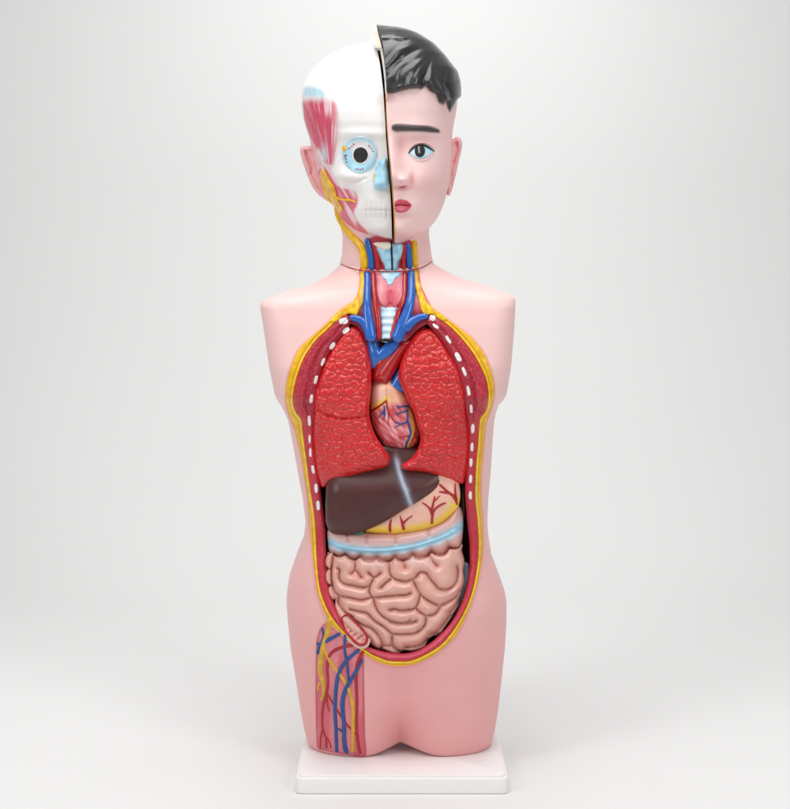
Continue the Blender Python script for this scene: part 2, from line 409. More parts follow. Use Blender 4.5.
# ---- fat, muscle, cavity wall
ringAB = np.concatenate([A, B[::-1]])
mid = (smooth_path(B_pts, 1.0))
YEL = lin(240, 188, 10); YLT = lin(252, 222, 40); YDK = lin(214, 140, 8)
def fat_P(x, y, d):
    db = pdist(x, y, B); g = np.exp(-((db-3.0)/0.7)**2)
    return body_F(x, y)+0.2+1.5*prof(d, 2.2)-1.2*g+0.25*vnoise(x*.4, y*.4, 3)
def fat_paint(x, y, d):
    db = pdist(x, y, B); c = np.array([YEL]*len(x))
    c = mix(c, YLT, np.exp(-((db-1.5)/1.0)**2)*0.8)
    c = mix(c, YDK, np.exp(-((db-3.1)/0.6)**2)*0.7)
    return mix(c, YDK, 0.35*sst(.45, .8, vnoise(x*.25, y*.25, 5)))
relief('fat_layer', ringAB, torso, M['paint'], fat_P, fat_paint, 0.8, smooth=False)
# thin skin lip round the window
tube('skin_lip', None, torso, M['skin'], body_F, off=-0.2, paths=[[(p[0], p[1]) for p in A_pts]], r=1.1, flat=1.0, sides=8,
     paint=lambda x, y, L: mix(skin_paint(x, y), lin(232, 140, 150), np.full(len(x), .45)))
ringBC = np.concatenate([B, Cc[::-1]])
MUS = lin(186, 36, 58); MUD = lin(150, 22, 44)
def mus_P(x, y, d):
    db = pdist(x, y, B); dc = pdist(x, y, Cc)
    chest = 1-sst(405, 440, y)
    u = db/(db+dc+1e-6)
    P = body_F(x, y)+1.0-0.30*db-4.5*u**2*(1-chest)
    # two pectoral layers with a lip between, and the ridge that carries the rib ends
    P = P+chest*(1.6*prof(db, 3.0)-2.4*np.exp(-((u-0.52)/0.06)**2))+1.8*np.exp(-((dc-3.5)/3.0)**2)
    lg = np.abs(np.sin((db*1.5)+2.0*vnoise(x*.08, y*.08, 9)))*0.5
    return P+lg*(0.4+0.6*chest)+chest*(.9*np.abs(np.sin(u*13+2.5*vnoise(x*.05, y*.05, 21)))+.7*vnoise(x*.8, y*.8, 13))*sst(0,.1,u)*(1-sst(.75,.9,u))
def mus_paint(x, y, d):
    db = pdist(x, y, B); dc = pdist(x, y, Cc); u = db/(db+dc+1e-6); chest = 1-sst(405, 440, y)
    c = np.array([MUS]*len(x))
    c = mix(c, MUD, sst(.45, .6, u)*0.5*chest); c = mix(c, lin(198, 46, 62), (1-chest)*.8)
    n = vnoise(x*.9, y*.9, 11)
    c = mix(c, lin(222, 96, 110), chest*(u < .5)*sst(.62, .9, n)*0.6)
    low = sst(585, 640, y)
    c = mix(c, lin(216, 84, 110), low*(u > .35)*(u < .85)*0.9)
    return c
muscle = relief('muscle_layer', ringBC, torso, M['muscle'], mus_P, mus_paint, 1.0, smooth=False)
# side wall and back of the cavity
def cP(x, y):
    return mus_P(x, y, x*0)
c2 = smooth_path(C_pts, 2.0, True); V = []; n = len(c2)
P0 = body_F(c2[:, 0], c2[:, 1])-6
cen = np.array([395, 490.0])
for k, (dep, ins) in enumerate(((0, -1.2), (0.35, 0.5), (0.75, 1.5), (1.0, 5.0))):
    q = c2+(cen-c2)/np.linalg.norm(cen-c2, axis=1)[:, None]*ins
    V.append(to_world(q[:, 0], q[:, 1], P0*(1-dep)+8*dep))
V = np.concatenate(V); F = []
for i in range(3):
    for j in range(n): F.append((i*n+j, i*n+(j+1) % n, (i+1)*n+(j+1) % n, (i+1)*n+j))
V = np.concatenate([V, to_world(np.array([395.]), np.array([490.]), np.array([6.]))])
for j in range(n): F.append((3*n+j, 3*n+(j+1) % n, 4*n))
mk('cavity_wall', V, F, M['lining'], torso)

# rib ends: short white ovals, each its own piece
ribs = [(343.7,321.2,4.6,3.3,-15),(346,330.6,4.2,2.4,-35),(332.3,346,4.3,2.0,-55),(322.9,362,4.3,1.6,-68),(315.9,379.7,4.5,1.7,-74),(311.3,399,4.6,1.7,-82),(309.3,421,5.2,1.6,88),(309.6,439,4.4,1.2,88),
        (310.4,452.8,4.6,1.4,88),(313,469.5,4.4,1.6,80),(316.3,488.6,4.6,2.1,88),(318.3,505.6,4.7,2.1,88),
        (432.6,318.2,3.2,2.9,10),(435.8,326.2,3.6,1.7,38),(448.5,339.6,4.6,1.8,58),(458.2,357,5.0,2.4,64),(464.3,371.8,4.8,1.7,70),(468.4,391,5.2,1.7,80),(471.3,409,4.4,1.5,86),(472.7,428.6,4.9,1.8,92),
        (472,447,4.6,1.5,92),(471,462.6,4.2,1.6,92),(470.6,479,4.2,1.7,92),(470.4,495.3,4.2,1.7,92)]
for (x, y, l, w, a) in ribs:
    ca, sa = math.cos(math.radians(a)), math.sin(math.radians(a)); ol = []
    for k in range(12):
        t = 2*math.pi*k/12; jx = 1+random.uniform(-.09, .09)
        u, v_ = math.copysign(abs(math.cos(t))**.7, math.cos(t))*l*jx, math.copysign(abs(math.sin(t))**.8, math.sin(t))*w*jx
        ol.append((x+u*ca-v_*sa, y+u*sa+v_*ca))
    relief('rib', ol, muscle, M['white'], lambda px, py, d: cP(px, py)+0.2+0.8*prof(d, 1.2), None, 0.7)

# ---- neck window of the torso
YN = lambda x, y, d: fat_like(x, y)
def fat_like(x, y):
    n = vnoise(x*.35, y*.2, 7); c = np.array([YEL]*len(x)); c = mix(c, YDK, sst(.5, .8, n)*.6); return mix(c, YLT, sst(.5, .15, n)*.6)
nm = [(360,268),(372,270.5),(390,271.5),(408,270),(418,268),(421,285),(428,300),(433,311),(431,321),(418,329),(405,341),(390,341.5),(374,341),(366,337),(358,327),(347,319),(356,300),(360,285)]
PK = lin(226, 120, 132)
nmus_paint = lambda x, y, d: mix(mix(np.array([PK]*len(x)), lin(205, 60, 85), sst(.3, .8, vnoise(x*.3, y*.1, 2))*.6), lin(150, 24, 44), sst(310, 318, y+abs(x-390)*.1)*sst(14, 20, np.abs(x-388)))
nmus = relief('neck_muscle', nm, torso, M['paint'], lambda x, y, d: body_F(x, y)+0.8-1.0*gs(x, y, 390, 325, 14, 25), nmus_paint, 1.2, back=20)
# neck fat: ribbons that flow from the neck into the band round the chest
relief('neck_fat', [(360.8,270),(366,270.5),(365.5,285),(364,300),(360,309),(356,316),(350,314),(344,316),(336,322),(330,321),(336,313),(345,306),(354,300),(358.5,290)], torso, M['paint'],
       lambda x, y, d: body_F(x, y)+1.2+2.2*prof(d, 2.6)+0.8*vnoise(x*.5, y*.25, 4), lambda x, y, d: fat_like(x, y), 0.8)
relief('neck_fat', [(412.5,270),(417.8,268.5),(419.3,281),(425.5,298),(432,307.5),(441,313.5),(447,319),(441,321),(433,314.5),(425,315.5),(421,310),(418.5,300),(414.5,286)], torso, M['paint'],
       lambda x, y, d: body_F(x, y)+1.2+2.2*prof(d, 2.6)+0.8*vnoise(x*.5, y*.25, 4), lambda x, y, d: fat_like(x, y), 0.8)
def thy_paint(x, y, d):
    c = np.array([lin(224, 118, 134)]*len(x)); c = mix(c, lin(206, 52, 78), gs(x, y, 391, 295, 9, 11)*.8)
    return mix(c, lin(238, 176, 184), gs(x, y, 380, 288, 4, 14)*.6+gs(x, y, 401, 288, 3, 14)*.5)
def tra_paint(x, y, d):
    c = np.array([lin(214, 234, 244)]*len(x)); return mix(c, lin(130, 188, 218), np.clip(np.abs(x-391)/9, 0, 1)**2*.7+.15*np.sin(y*1.05))
relief('trachea', [(382.5,305),(390,307),(397.5,305),(397.5,315),(395,328),(393,341),(381,341),(379.5,325),(380,310)], nmus, M['cyan'],
       lambda x, y, d: body_F(x, y)-1+3.5*prof(d, 8)+0.6*np.cos((y-308)*2*math.pi/7.5), tra_paint, 0.8)
relief('thyroid', [(377,272),(402,272),(404,284),(404,296),(399,305),(394,308),(390,304),(386,308),(380,304),(376.5,294),(376,282)], nmus, M['paint'],
       lambda x, y, d: body_F(x, y)+0.5+4.5*prof(d, 7)-1.8*gs(x, y, 390.5, 300, 2.5, 9), thy_paint, 0.8)
relief('cartilage', [(381.5,271.5),(400,271),(399,277),(395.5,279),(393,284),(388,285.5),(386,281),(383.5,279)], nmus, M['cyan'],
       lambda x, y, d: body_F(x, y)+4.0+2.2*prof(d, 3)+.6*vnoise(x*.4, y*.4, 3), lambda x, y, d: mix(np.array([lin(168, 216, 236)]*len(x)), WH, sst(.4, .9, vnoise(x*.4, y*.4, 8))*.5), 0.8)
bf = body_F
tube('artery', None, nmus, M['red'], bf, off=2.2, r=2.7, paths=[[(373,271),(373.6,285),(374.5,297),(377,311),(378.6,322),(379,341,3.0,1.0)]])
tube('artery', None, nmus, M['red'], bf, off=2.2, r=2.6, paths=[[(405,271),(404.6,285),(404,297),(399,311,2.4),(394.5,326,2.2),(391,341,2.2,1.0)]])
tube('vein', None, nmus, M['blue'], bf, off=2.6, r=3.8, paths=[[(367,270,3.4),(367.5,283,3.7),(367,297,4.0),(367.3,312,4.6),(369,326,5.6),(371.8,342.5,5.8)],[(349,317.3,2.6),(355,318.3,3.3),(361,320.5,4.0),(366,325.5,4.8),(370,334,5.0)]])
tube('vein', None, nmus, M['blue'], bf, off=3.0, r=3.8, paths=[[(411,269,3.3),(411.3,283,3.8),(411,297,4.2),(407.5,312,5.0),(402,326,5.9),(395.5,342.5,6.2)],[(428.5,316.3,2.6),(422,316.8,3.3),(415.5,319.3,4.0),(409.5,324,4.8),(404,331,5.4)]])

# ---- groin window
gw = [(330,622),(336,629.5),(346,638.5),(355,647.5),(363,654),(364,662),(364,680),(364.5,705),(365,735),(365.5,755.8),(352,755.6),(338,753.6),(325,750.6),(317.5,748),(316,735),(315.5,710),(315.3,680),(315.7,650),(317.5,635),(322,625.5)]
def gw_paint(x, y, d):
    c = np.array([lin(220, 128, 138)]*len(x)); c = mix(c, lin(206, 84, 104), sst(.35, .8, vnoise(x*.12, y*.03, 3))*.8)
    c = mix(c, lin(176, 48, 66), np.exp(-((d-1.0)/0.7)**2)*.55)
    return mix(c, lin(196, 70, 92), np.exp(-((x-358.5)/1.3)**2)*.35)
groin = relief('groin_muscle', gw, torso, M['paint'], lambda x, y, d: body_F(x, y)+0.2+0.8*prof(d, 1.5)-0.7*np.exp(-((d-2.4)/.9)**2), gw_paint, 0.9)
def G(*p): return [(270+a/4.045, 600+b/4.045)+tuple(r) for a, b, *r in p]
tube('nerve', None, groin, M['nerve'], bf, off=.9, r=2.0, flat=.6, paths=[
    G((243,72,3.2),(238,120,2.8),(222,165,2.6),(212,215,3.0),(205,280,3.0),(215,330,2.6),(218,375,1.9),(206,408,1.1)), G((212,330,1.4),(196,345,1.3),(194,372,.9)),
    G((215,190,1.8),(250,258,1.9),(290,310,1.9),(322,370,1.9),(335,430,2.0),(336,520,1.9),(334,618,1.9))])
tube('artery', None, groin, M['thinred'], bf, off=1.00, r=1.5, flat=.45, paths=[
    G((340,180,1.6),(282,194,1.7),(243,222,1.7),(233,270,1.6),(236,335,1.5),(228,385,1.5),(215,440,1.5),(214,515,1.5),(228,560,1.4),(229,600,1.1)), G((215,515,1.2),(206,560,1.1),(204,598,.9)),
    G((226,550,1.2),(242,575,1.1),(247,600,.9)), G((234,380,1.1),(268,438,1.2),(308,498,1.2),(352,548,.9)), G((231,385,1.1),(234,425,1.0),(241,452,.7))])
tube('artery', None, groin, M['thinred'], bf, off=0.90, r=1.7, flat=.45, paths=[G((378,205,1.8),(354,258,1.8),(349,320,1.7),(352,420,1.6),(351,520,1.6),(359,590,1.6),(367,622,1.5))])
tube('vein', None, groin, M['thinblue'], bf, off=1.50, r=1.6, flat=.45, paths=[
    G((285,135,1.5),(240,160,1.8),(206,182,1.8),(191,220,1.6)), G((211,112,1.1),(216,148,1.3),(206,180,1.4)), G((186,175,1.3),(206,181,1.3))])
tube('vein', None, groin, M['thinblue'], bf, off=1.40, r=1.3, flat=.45, paths=[G((305,138,1.5),(302,200,1.4),(313,265,1.4),(318,332,1.1))])
tube('vein', None, groin, M['thinblue'], bf, off=1.70, r=1.8, flat=.45, paths=[G((362,200,1.5),(312,243,1.7),(281,290,1.8),(268,350,1.8),(263,440,1.8),(267,530,1.8),(270,617,1.7))])
tube('vein', None, groin, M['thinblue'], bf, off=1.90, r=1.9, flat=.45, paths=[G((376,240,1.2),(342,300,1.7),(307,360,1.9),(293,420,2.0),(299,500,2.0),(300,560,2.0),(304,600,2.2),(314,622,1.8)), G((273,520,.9),(285,527,.9),(297,540,.9))])

# ------------------------------------------------------------------ organs
def seg(pp, ox, oy, sc): return [(ox+a/sc, oy+b/sc) for a, b in pp]
def creases(lst): return [smooth_path(c, 1.5) for c in lst]
def cdist(x, y, cs):
    d = np.full(len(x), 99.0)
    for c in cs: d = np.minimum(d, pdist(x, y, c))
    return d
# spleen sliver and descending colon at the cavity's right side
relief('spleen', [(459,482),(466,484),(468,495),(468,510),(465,520),(460,515)], root, M['paint'], lambda x, y, d: 40+10*prof(d, 6), lambda x, y, d: np.array([lin(40, 22, 26)]*len(x)), 1.2, back=10)
tube('descending_colon', None, root, M['paint'], lambda x, y: np.full(len(x), 54.0), off=0, r=5, flat=1, paths=[[(465,562,3.4),(466,574,3.8),(465.3,584,3.8),(461.5,598,3.6),(455.5,610,3.2),(448,622,2.6)]],
     paint=lambda x, y, L: np.array([lin(84, 92, 110)]*len(x)))
# small intestine
I1 = lambda p: seg(p, 320, 540, 9.875)
I2 = lambda p: seg(p, 390, 540, 9.875)
I3 = lambda p: seg(p, 330, 590, 9.875)
I4 = lambda p: seg(p, 390, 590, 9.875)
col_ol = [(327.5,530),(335,528),(355,530),(375,532),(400,531),(425,526),(443,518),(454,506),(461,508),(463.5,520),(463,532),(462,541),(459.5,547.5),(454,549.5),(449.5,549.5),(446,554.5),(440,556.5),(434,555),(431.5,553.5),(427,557.5),(420,559.5),(415,558.5),(412.5,556.5),(409,560),(402,561.5),(397,560.5),(395,558.8),(391,561.6),(384,562.5),(378.5,561.5),(377,559.8),(372,562),(365,561.5),(361.5,559.5),(360,558.3),(355,560.5),(349,559),(345,556),(339,557.5),(333,555),(328.8,551),(327.5,543)]
COL = smooth_path(col_ol, 1.0, True)
gut_ol = [(330,551),(327.5,556),(326,563),(328,567),(325.8,572),(326,580),(329.5,584),(328,589),(329,595),(334,599.5),(333.3,607),(335,616),(340,626),(350,636),(358,640),(367,641),(372,646.5),(378,650),(384,651),(391,654.5),(398,654.6),(404,650.8),(411,652),(419,650.5),(425,647.5),(427.5,641),(433,636.5),(441,634.5),(445,628),(452,617),(458,606),(461,594),(464.5,581),(463.5,571),(464.5,561),(462,551),(461,543),(440,540),(400,545),(360,545)]
cr_l = [I1([(180,280),(196,292),(190,350),(200,395),(240,430),(330,450),(420,468),(480,455),(515,410),(530,370)]),
 I1([(530,370),(480,325)]), I1([(530,370),(570,350),(595,325)]), I1([(345,195),(345,290),(310,330)]), I1([(345,290),(380,330),(410,370)]),
 I1([(495,455),(485,500),(500,545),(540,568),(640,558),(790,545),(850,543),(890,525)]),
 I1([(112,170),(104,260),(110,400),(140,490),(190,545),(280,565),(400,590),(480,575),(540,568)]),
 I1([(680,200),(685,290),(700,350),(740,385),(800,403),(850,408),(920,384),(965,345)]), I2([(265,345),(300,318),(360,330),(400,390),(455,450),(475,478),(540,490),(600,470),(650,415),(668,330),(660,260)]),
 I1([(700,385),(640,430),(600,470)]),
 I3([(430,80),(450,160),(490,230),(570,290),(680,325),(790,325),(850,305)]), I4([(0,312),(90,330),(180,312),(200,298)]),
 I3([(605,198),(640,188),(700,202),(790,190)]), I4([(-5,195),(40,185),(120,202),(200,195),(250,172),(280,115),(297,45)]),
 I2([(222,388),(290,520),(350,580),(430,625),(490,645),(560,615),(650,560),(700,500)]),
 I4([(250,172),(290,215),(350,255),(345,330),(310,380),(240,425),(120,435),(30,430)]), I4([(350,255),(430,240),(470,200),(500,150)]),
 I3([(200,190),(290,210),(360,225),(400,260),(450,310),(530,360),(590,410),(615,430),(680,435),(790,430)]),
 I3([(615,430),(617,490),(603,542),(560,548),(515,540)]), I3([(180,250),(260,310),(330,345),(400,370),(450,410),(490,460),(515,520),(505,570),(480,600)]),
 I3([(603,542),(650,580),(690,612)]), I4([(30,430),(15,470),(20,520),(-10,552)]), I4([(150,565),(250,557),(330,530),(375,485)]), I4([(90,600),(60,570),(20,520)]),
 I1([(190,555),(180,610),(210,660),(260,720),(320,760)]), I2([(395,165),(430,220),(465,255)]), I2([(690,560),(660,640),(590,720)]), I4([(430,460),(470,400),(540,330),(600,250)]), I4([(500,440),(440,430),(400,440)]), I2([(130,205),(150,280)])]
cr = creases(cr_l)
def gut_P(x, y, d):
    dc = cdist(x, y, cr); dm = np.minimum(dc, d)
    dome = 60+12*prof(d, 28)+8*(1-((x-396)/75)**2-((y-600)/65)**2)
    sdc = pdist(x, y, COL, True)*np.where(inside(x, y, COL), -1, 1)
    return dome-np.maximum(8.5*(1-prof(dc, 8.2)), 6.0*(1-prof(d, 6)))+1.5*sst(0, 9, dm)-7*(1-prof(sdc+1, 5))*(y < 575)-6*(sdc < 0)
def gut_paint(x, y, d):
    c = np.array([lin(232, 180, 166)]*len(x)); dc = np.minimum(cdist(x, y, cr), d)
    c = mix(c, lin(176, 96, 92), np.exp(-(dc/1.5)**2)*.3)     # darker rose along the folds
    c = mix(c, lin(222, 205, 210), gs(x, y, 385, 562, 60, 5)*sst(.3, .7, vnoise(x*.1, y*.1, 4))*.6)
    return mix(c, lin(222, 162, 148), sst(.5, .9, vnoise(x*.05, y*.05, 6))*.5)
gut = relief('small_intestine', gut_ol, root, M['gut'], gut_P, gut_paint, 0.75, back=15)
cec = [(341.3,619),(344,616),(348.5,615.2),(354,620.5),(359.5,626),(364.5,632),(367,637.5),(366,642.5),(361.5,644.8),(356,642.5),(350.5,637),(345,630)]
def gsurf(x, y):
    return gut_P(x, y, pdist(x, y, smooth_path(gut_ol, 1, True), True))
CB = lambda x, y: 72+.14*(y-630)+.12*(x-352)
cecum = relief('caecum', cec, root, M['gut'], lambda x, y, d: CB(x, y)+2*prof(d, 2)-2.8*sst(1.5, 4.5, d)+1.2*np.cos(((x-352)*.62+(y-627)*.78)*2*math.pi/5.2)*sst(2, 5, d),
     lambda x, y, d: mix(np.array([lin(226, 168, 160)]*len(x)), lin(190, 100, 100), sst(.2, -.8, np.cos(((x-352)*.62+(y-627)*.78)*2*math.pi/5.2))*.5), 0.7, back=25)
tube('cut_rim', None, cecum, M['thinred'], lambda x, y: CB(x, y)+2, off=0.2, r=1.1, paths=[cec+[cec[0]]])
tube('cut_edge', None, cecum, M['gut'], lambda x, y: CB(x, y)+.4, off=0, r=1.6, paths=[[(340.5,621),(344,632),(349.5,639.5),(355.5,645),(361.5,647.4),(367,645),(369.3,638.5)]], paint=lambda x, y, L: np.array([lin(232, 182, 168)]*len(x)))

al = [(333,553),(328.5,554),(326.2,558),(325.6,563.5),(327.6,567.6),(329.6,568.8),(327.2,570.4),(325.4,574.5),(325.8,580.5),(328.2,584.2),(330.6,585.2),(328.2,587.6),(327.6,592),(329.6,597),(333.4,600),(336,597),(333.6,590),(331.8,584),(331.2,569),(332.4,560)]
acr = creases([[(327,568.8),(333,569)], [(328,585.3),(333,585.5)]])
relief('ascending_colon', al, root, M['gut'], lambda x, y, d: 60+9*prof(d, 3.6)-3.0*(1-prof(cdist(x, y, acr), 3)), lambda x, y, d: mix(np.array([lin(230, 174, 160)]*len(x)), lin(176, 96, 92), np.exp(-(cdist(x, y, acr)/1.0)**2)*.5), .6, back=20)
# transverse colon
band = smooth_path([(328.5,541.5),(338,546),(350,549),(372,551),(392,550),(414,546.5),(436,540),(452,532.5),(463,525)], 1.5)
col_cr = creases([[(x, y), (x+dx, y-8)] for x, y, dx in ((345,556.5,0),(360.3,558.8,0),(377,560.2,0),(395,559.3,0),(412.8,557.2,-1),(431.8,554,-2),(449.8,549.8,-3))]+[[(x, y), (x+1, y+8)] for x, y in ((347,534),(366,536),(395,535.5),(428,528.5))])
def col_P(x, y, d):
    dc = cdist(x, y, col_cr); db = pdist(x, y, band)
    return 46+21*prof(d, 11)+4*(1-((x-396)/70)**2)-3.6*(1-prof(dc, 7.5))*sst(1.5, 6, db)-1.6*(1-sst(2, 5.5, db))+1.5*np.exp(-(db/1.3)**2)
def col_paint(x, y, d):
    db = pdist(x, y, band)+1.6*(vnoise(x*.35, y*.35, 8)-.5); c = np.array([lin(220, 168, 160)]*len(x))
    c = mix(c, lin(206, 214, 220), np.exp(-(db/7.0)**2)*.75)
    c = mix(c, lin(158, 212, 234), np.exp(-(db/4.0)**4)*.95)
    return mix(c, lin(120, 180, 210), np.exp(-(db/.8)**2)*.5)
relief('transverse_colon', col_ol, root, M['gut'], col_P, col_paint, 0.75, back=15)

# stomach
st_ol = [(372,533.5),(380,534.5),(396,535.2),(417.6,532.6),(439,525.5),(452,515.5),(458,508),(460.3,496),(459.5,486),(456,474),(440,466),(425,475),(410,490),(395,505),(380,515),(366,527),(365,532)]
def st_P(x, y, d): return 58+8*prof(d, 12)+5*prof(d, 34)-3*sst(500, 480, y)+.03*(x-400)
def st_paint(x, y, d):
    c = np.array([lin(240, 186, 166)]*len(x)); e = (y-(533.5-0.0045*(x-380)**2*1.05))+12+3*vnoise(x*.2, y*.2, 3)
    e2 = pdist(x, y, smooth_path([(360,534),(380,535.5),(396,536),(417.6,533.5),(439,526.5),(453,516),(461,505)], 2))
    return mix(c, lin(244, 204, 50), (1-sst(6, 13, e2+2*(vnoise(x*.2, y*.2, 5)-.5)))*.9)
stomach = relief('stomach', st_ol, root, M['paint'], st_P, st_paint, 0.9, back=15)
ssf = lambda x, y: st_P(x, y, pdist(x, y, smooth_path(st_ol, 1, True), True))
K = lambda *p: [(310+a/4.647, 440+b/4.647)+tuple(r) for a, b, *r in p]
for pp in ([K((373,430,1.2),(371,400,1.2),(378,368,.5))],
           [K((437,420,1.3),(430,390,1.2),(418,352,.5)), K((432,390,1.1),(450,370,.9),(478,350,.4))],
           [K((567,392,1.3),(568,360,1.2),(578,325,1.0),(610,300,.9),(634,292,.5)), K((569,355,1.1),(553,315,.9),(520,290,.5)), K((564,330,1.1),(574,290,.9),(580,258,.4)), K((577,285,.8),(604,258,.4))],
           [K((686,302,1.3),(665,262,1.25),(640,240,1.15),(615,218,1.0),(600,205,.9)), K((650,247,1.2),(625,243,1.0),(598,240,.5)), K((684,290,1.2),(676,250,1.1),(674,215,.9),(678,200,.5)), K((668,262,.9),(676,240,.7))]):
    tube('gastric_artery', None, stomach, M['thinred'], ssf, off=0.5, r=1.3, flat=.55, paths=pp)

# liver
lv_ol = [(326,531.5-8),(325.3,510),(325.5,495),(327,478),(335,465),(352,452),(375,444),(398,441),(420,446),(440,456),(452,469),(450,479),(446,484),(437,491.8),(422,501.6),(411,507),(400,513),(390.5,519),(381,524),(364,531.3),(353,534.3),(338,534.3),(330.5,532)]
lig = smooth_path([(393,450),(395.5,458),(399,470),(403,483),(407,494),(411,505)], 1.5)
def lv_P(x, y, d): return 62+9*prof(d, 14)+4*prof(d, 36)+4*(1-((x-380)/70)**2)-12*sst(496, 462, y)-3*sst(465, 450, y)+1.2*np.exp(-(pdist(x, y, lig)/3.0)**2)
def lv_paint(x, y, d):
    c = np.array([lin(84, 44, 42)]*len(x)); c = mix(c, lin(70, 34, 34), sst(.1, .9, vnoise(x*.035+2, y*.035, 3))*.7)
    dl = pdist(x, y, lig); k = sst(452, 466, y); return mix(mix(c, lin(128, 134, 156), np.exp(-(dl/4.2)**2)*.6*k), lin(196, 206, 224), np.exp(-(dl/1.9)**2)*.75*k)
liver = relief('liver', lv_ol, root, M['liver'], lv_P, lv_paint, 0.8, back=12)
relief('gallbladder', [(353,533),(357,531.5),(362,530.5),(364,532),(361,534.5),(356,535.5)], liver, M['paint'], lambda x, y, d: 65+3*prof(d, 2), lambda x, y, d: np.array([lin(40, 120, 84)]*len(x)), .7, back=40)

# heart and great vessels
ht_ol = [(372,372),(370,388),(369.3,405),(370.3,420),(373,429),(377,437),(381,443.5),(387,448.6),(396,450.6),(404,451.3),(411,449.5),(417,445),(420.4,438),(421.2,430),(419.5,420),(415,406),(408,394),(403,384),(399,372),(386,368)]
H = lambda *p: [(360+a/8.985, 370+b/8.985)+tuple(r) for a, b, *r in p]
yb1 = smooth_path([q[:2] for q in H((60,395),(110,365),(170,325),(240,275))], 1.5)
yb2 = smooth_path([q[:2] for q in H((440,330),(462,400),(478,470),(470,560),(440,640),(425,715))], 1.5)
yb3 = smooth_path([q[:2] for q in H((500,520),(490,580),(470,650),(455,690))], 1.5)
def ht_P(x, y, d):
    ddir = (x-395)*.55-(y-425)*.83
    return 46+24*prof(d, 17)-9*sst(389, 376, y)+.35*np.sin(ddir*1.1+2*vnoise(x*.1, y*.1, 3))*sst(405, 420, y)+1.0*gs(x, y, 379, 395, 8, 12)-1.2*np.exp(-(pdist(x, y, yb1)/1.3)**2)
def ht_paint(x, y, d):
    c = np.array([lin(226, 128, 138)]*len(x))
    dirn = vnoise((x*.55+y*.83)*.12, (x*.83-y*.55)*.45, 5)
    c = mix(c, lin(196, 52, 66), sst(.5, .85, dirn)*.75)
    c = mix(c, lin(244, 196, 190), sst(.5, .15, dirn)*.55)
    top = 1-sst(-4, 4, y-(404-(x-388)*0.15)+2*(vnoise(x*.2, y*.2, 2)-.5))
    c = mix(c, lin(240, 182, 146), top)
    c = mix(c, lin(246, 206, 196), top*gs(x, y, 377, 394, 8, 12))
    c = mix(c, lin(248, 216, 70), np.exp(-(pdist(x, y, yb1+np.array([0, -1.5]))/3.0)**2)*.95)
    c = mix(c, lin(214, 120, 120), np.exp(-((x-386.5-(y-395)*.02)/.8)**2)*sst(404, 398, y)*.6)
    c = mix(c, lin(248, 220, 84), np.exp(-(pdist(x, y, yb2)/2.3)**2)*.9)
    c = mix(c, lin(248, 226, 120), np.exp(-(pdist(x, y, yb3)/1.2)**2)*.8)
    return c
heart = relief('heart', ht_ol, root, M['paint'], ht_P, ht_paint, 0.6, back=15)
hsf = lambda x, y: ht_P(x, y, pdist(x, y, smooth_path(ht_ol, 1, True), True))
tube('coronary_artery', None, heart, M['thinred'], hsf, off=.5, r=.9, flat=.6, paths=[H((70,392,1.1),(130,355,1.2),(200,310,1.0),(240,272,.9)), H((240,275,.9),(245,340,.7),(280,420,.5),(325,482,.3)), H((252,375,.5),(258,440,.4),(246,498,.2))])
tube('coronary_artery', None, heart, M['thinred'], hsf, off=.5, r=.9, flat=.6, paths=[H((150,580,.3),(190,610,.8),(215,640,.4))])
tube('coronary_artery', None, heart, M['thinred'], hsf, off=.5, r=.8, flat=.6, paths=[H((437,318,.7),(472,400,.7),(494,480,.7),(500,540,.9),(475,620,1.0),(440,690,.7)), H((440,590,.6),(395,598,.6),(340,618,.3))])
tube('coronary_vein', None, heart, M['thinblue'], hsf, off=.6, r=.9, flat=.6, paths=[H((215,315,.5),(221,380,.9),(214,448,.3)), H((219,360,.7),(190,395,.6),(152,440,.3)), H((212,380,.6),(180,405,.4))])
tube('coronary_vein', None, heart, M['thinblue'], hsf, off=.6, r=.9, flat=.6, paths=[H((150,590,.3),(185,632,.8),(208,645,.4))])
tube('coronary_vein', None, heart, M['thinblue'], hsf, off=.7, r=.9, flat=.6, paths=[H((436,305,.8),(427,370,.8),(428,440,.8),(440,500,.9),(456,560,1.1),(436,620,1.2),(416,670,1.2),(415,714,.9)),
    H((434,325,.8),(385,326,.7),(350,332,.6),(318,318,.4)), H((352,330,.6),(334,356,.3)), H((428,362,.7),(370,380,.6),(318,392,.4)), H((350,384,.6),(334,416,.3)), H((430,460,.8),(372,486,.7),(318,464,.4)), H((372,486,.6),(300,520,.3))])
relief('pulmonary_artery', [(384.5,389),(389,384.5),(393.5,377),(399,369),(404,372),(404,382),(407,392),(398,391.8),(391,391)], heart, M['blue'], lambda x, y, d: 62+6*prof(d, 7), None, .8, back=20)
def ao_P(x, y, d): return 58+12*prof(d, 9)+2*prof(d, 20)-1.6*np.exp(-((((x-384)*.82+(y-366)*.57))/1.6)**2)*sst(2, 6, d)
aorta = relief('aorta', [(372.5,381),(379,383.5),(386,387.3),(391,381),(396.5,372),(402,362),(408,351),(414,341),(404,338),(392,343),(380,352),(373,360),(371.5,370)], heart, M['red'], ao_P, None, 0.9, back=20)
tube('cavity_artery', None, heart, M['red'], lambda x, y: np.full(len(x), 58.0), off=0, r=4, sides=14, paths=[[(379,352,4),(379.5,341,3.2)],[(388,350,4),(388,341,3)]])
sv = lambda x, y: np.full(len(x), 64.0)
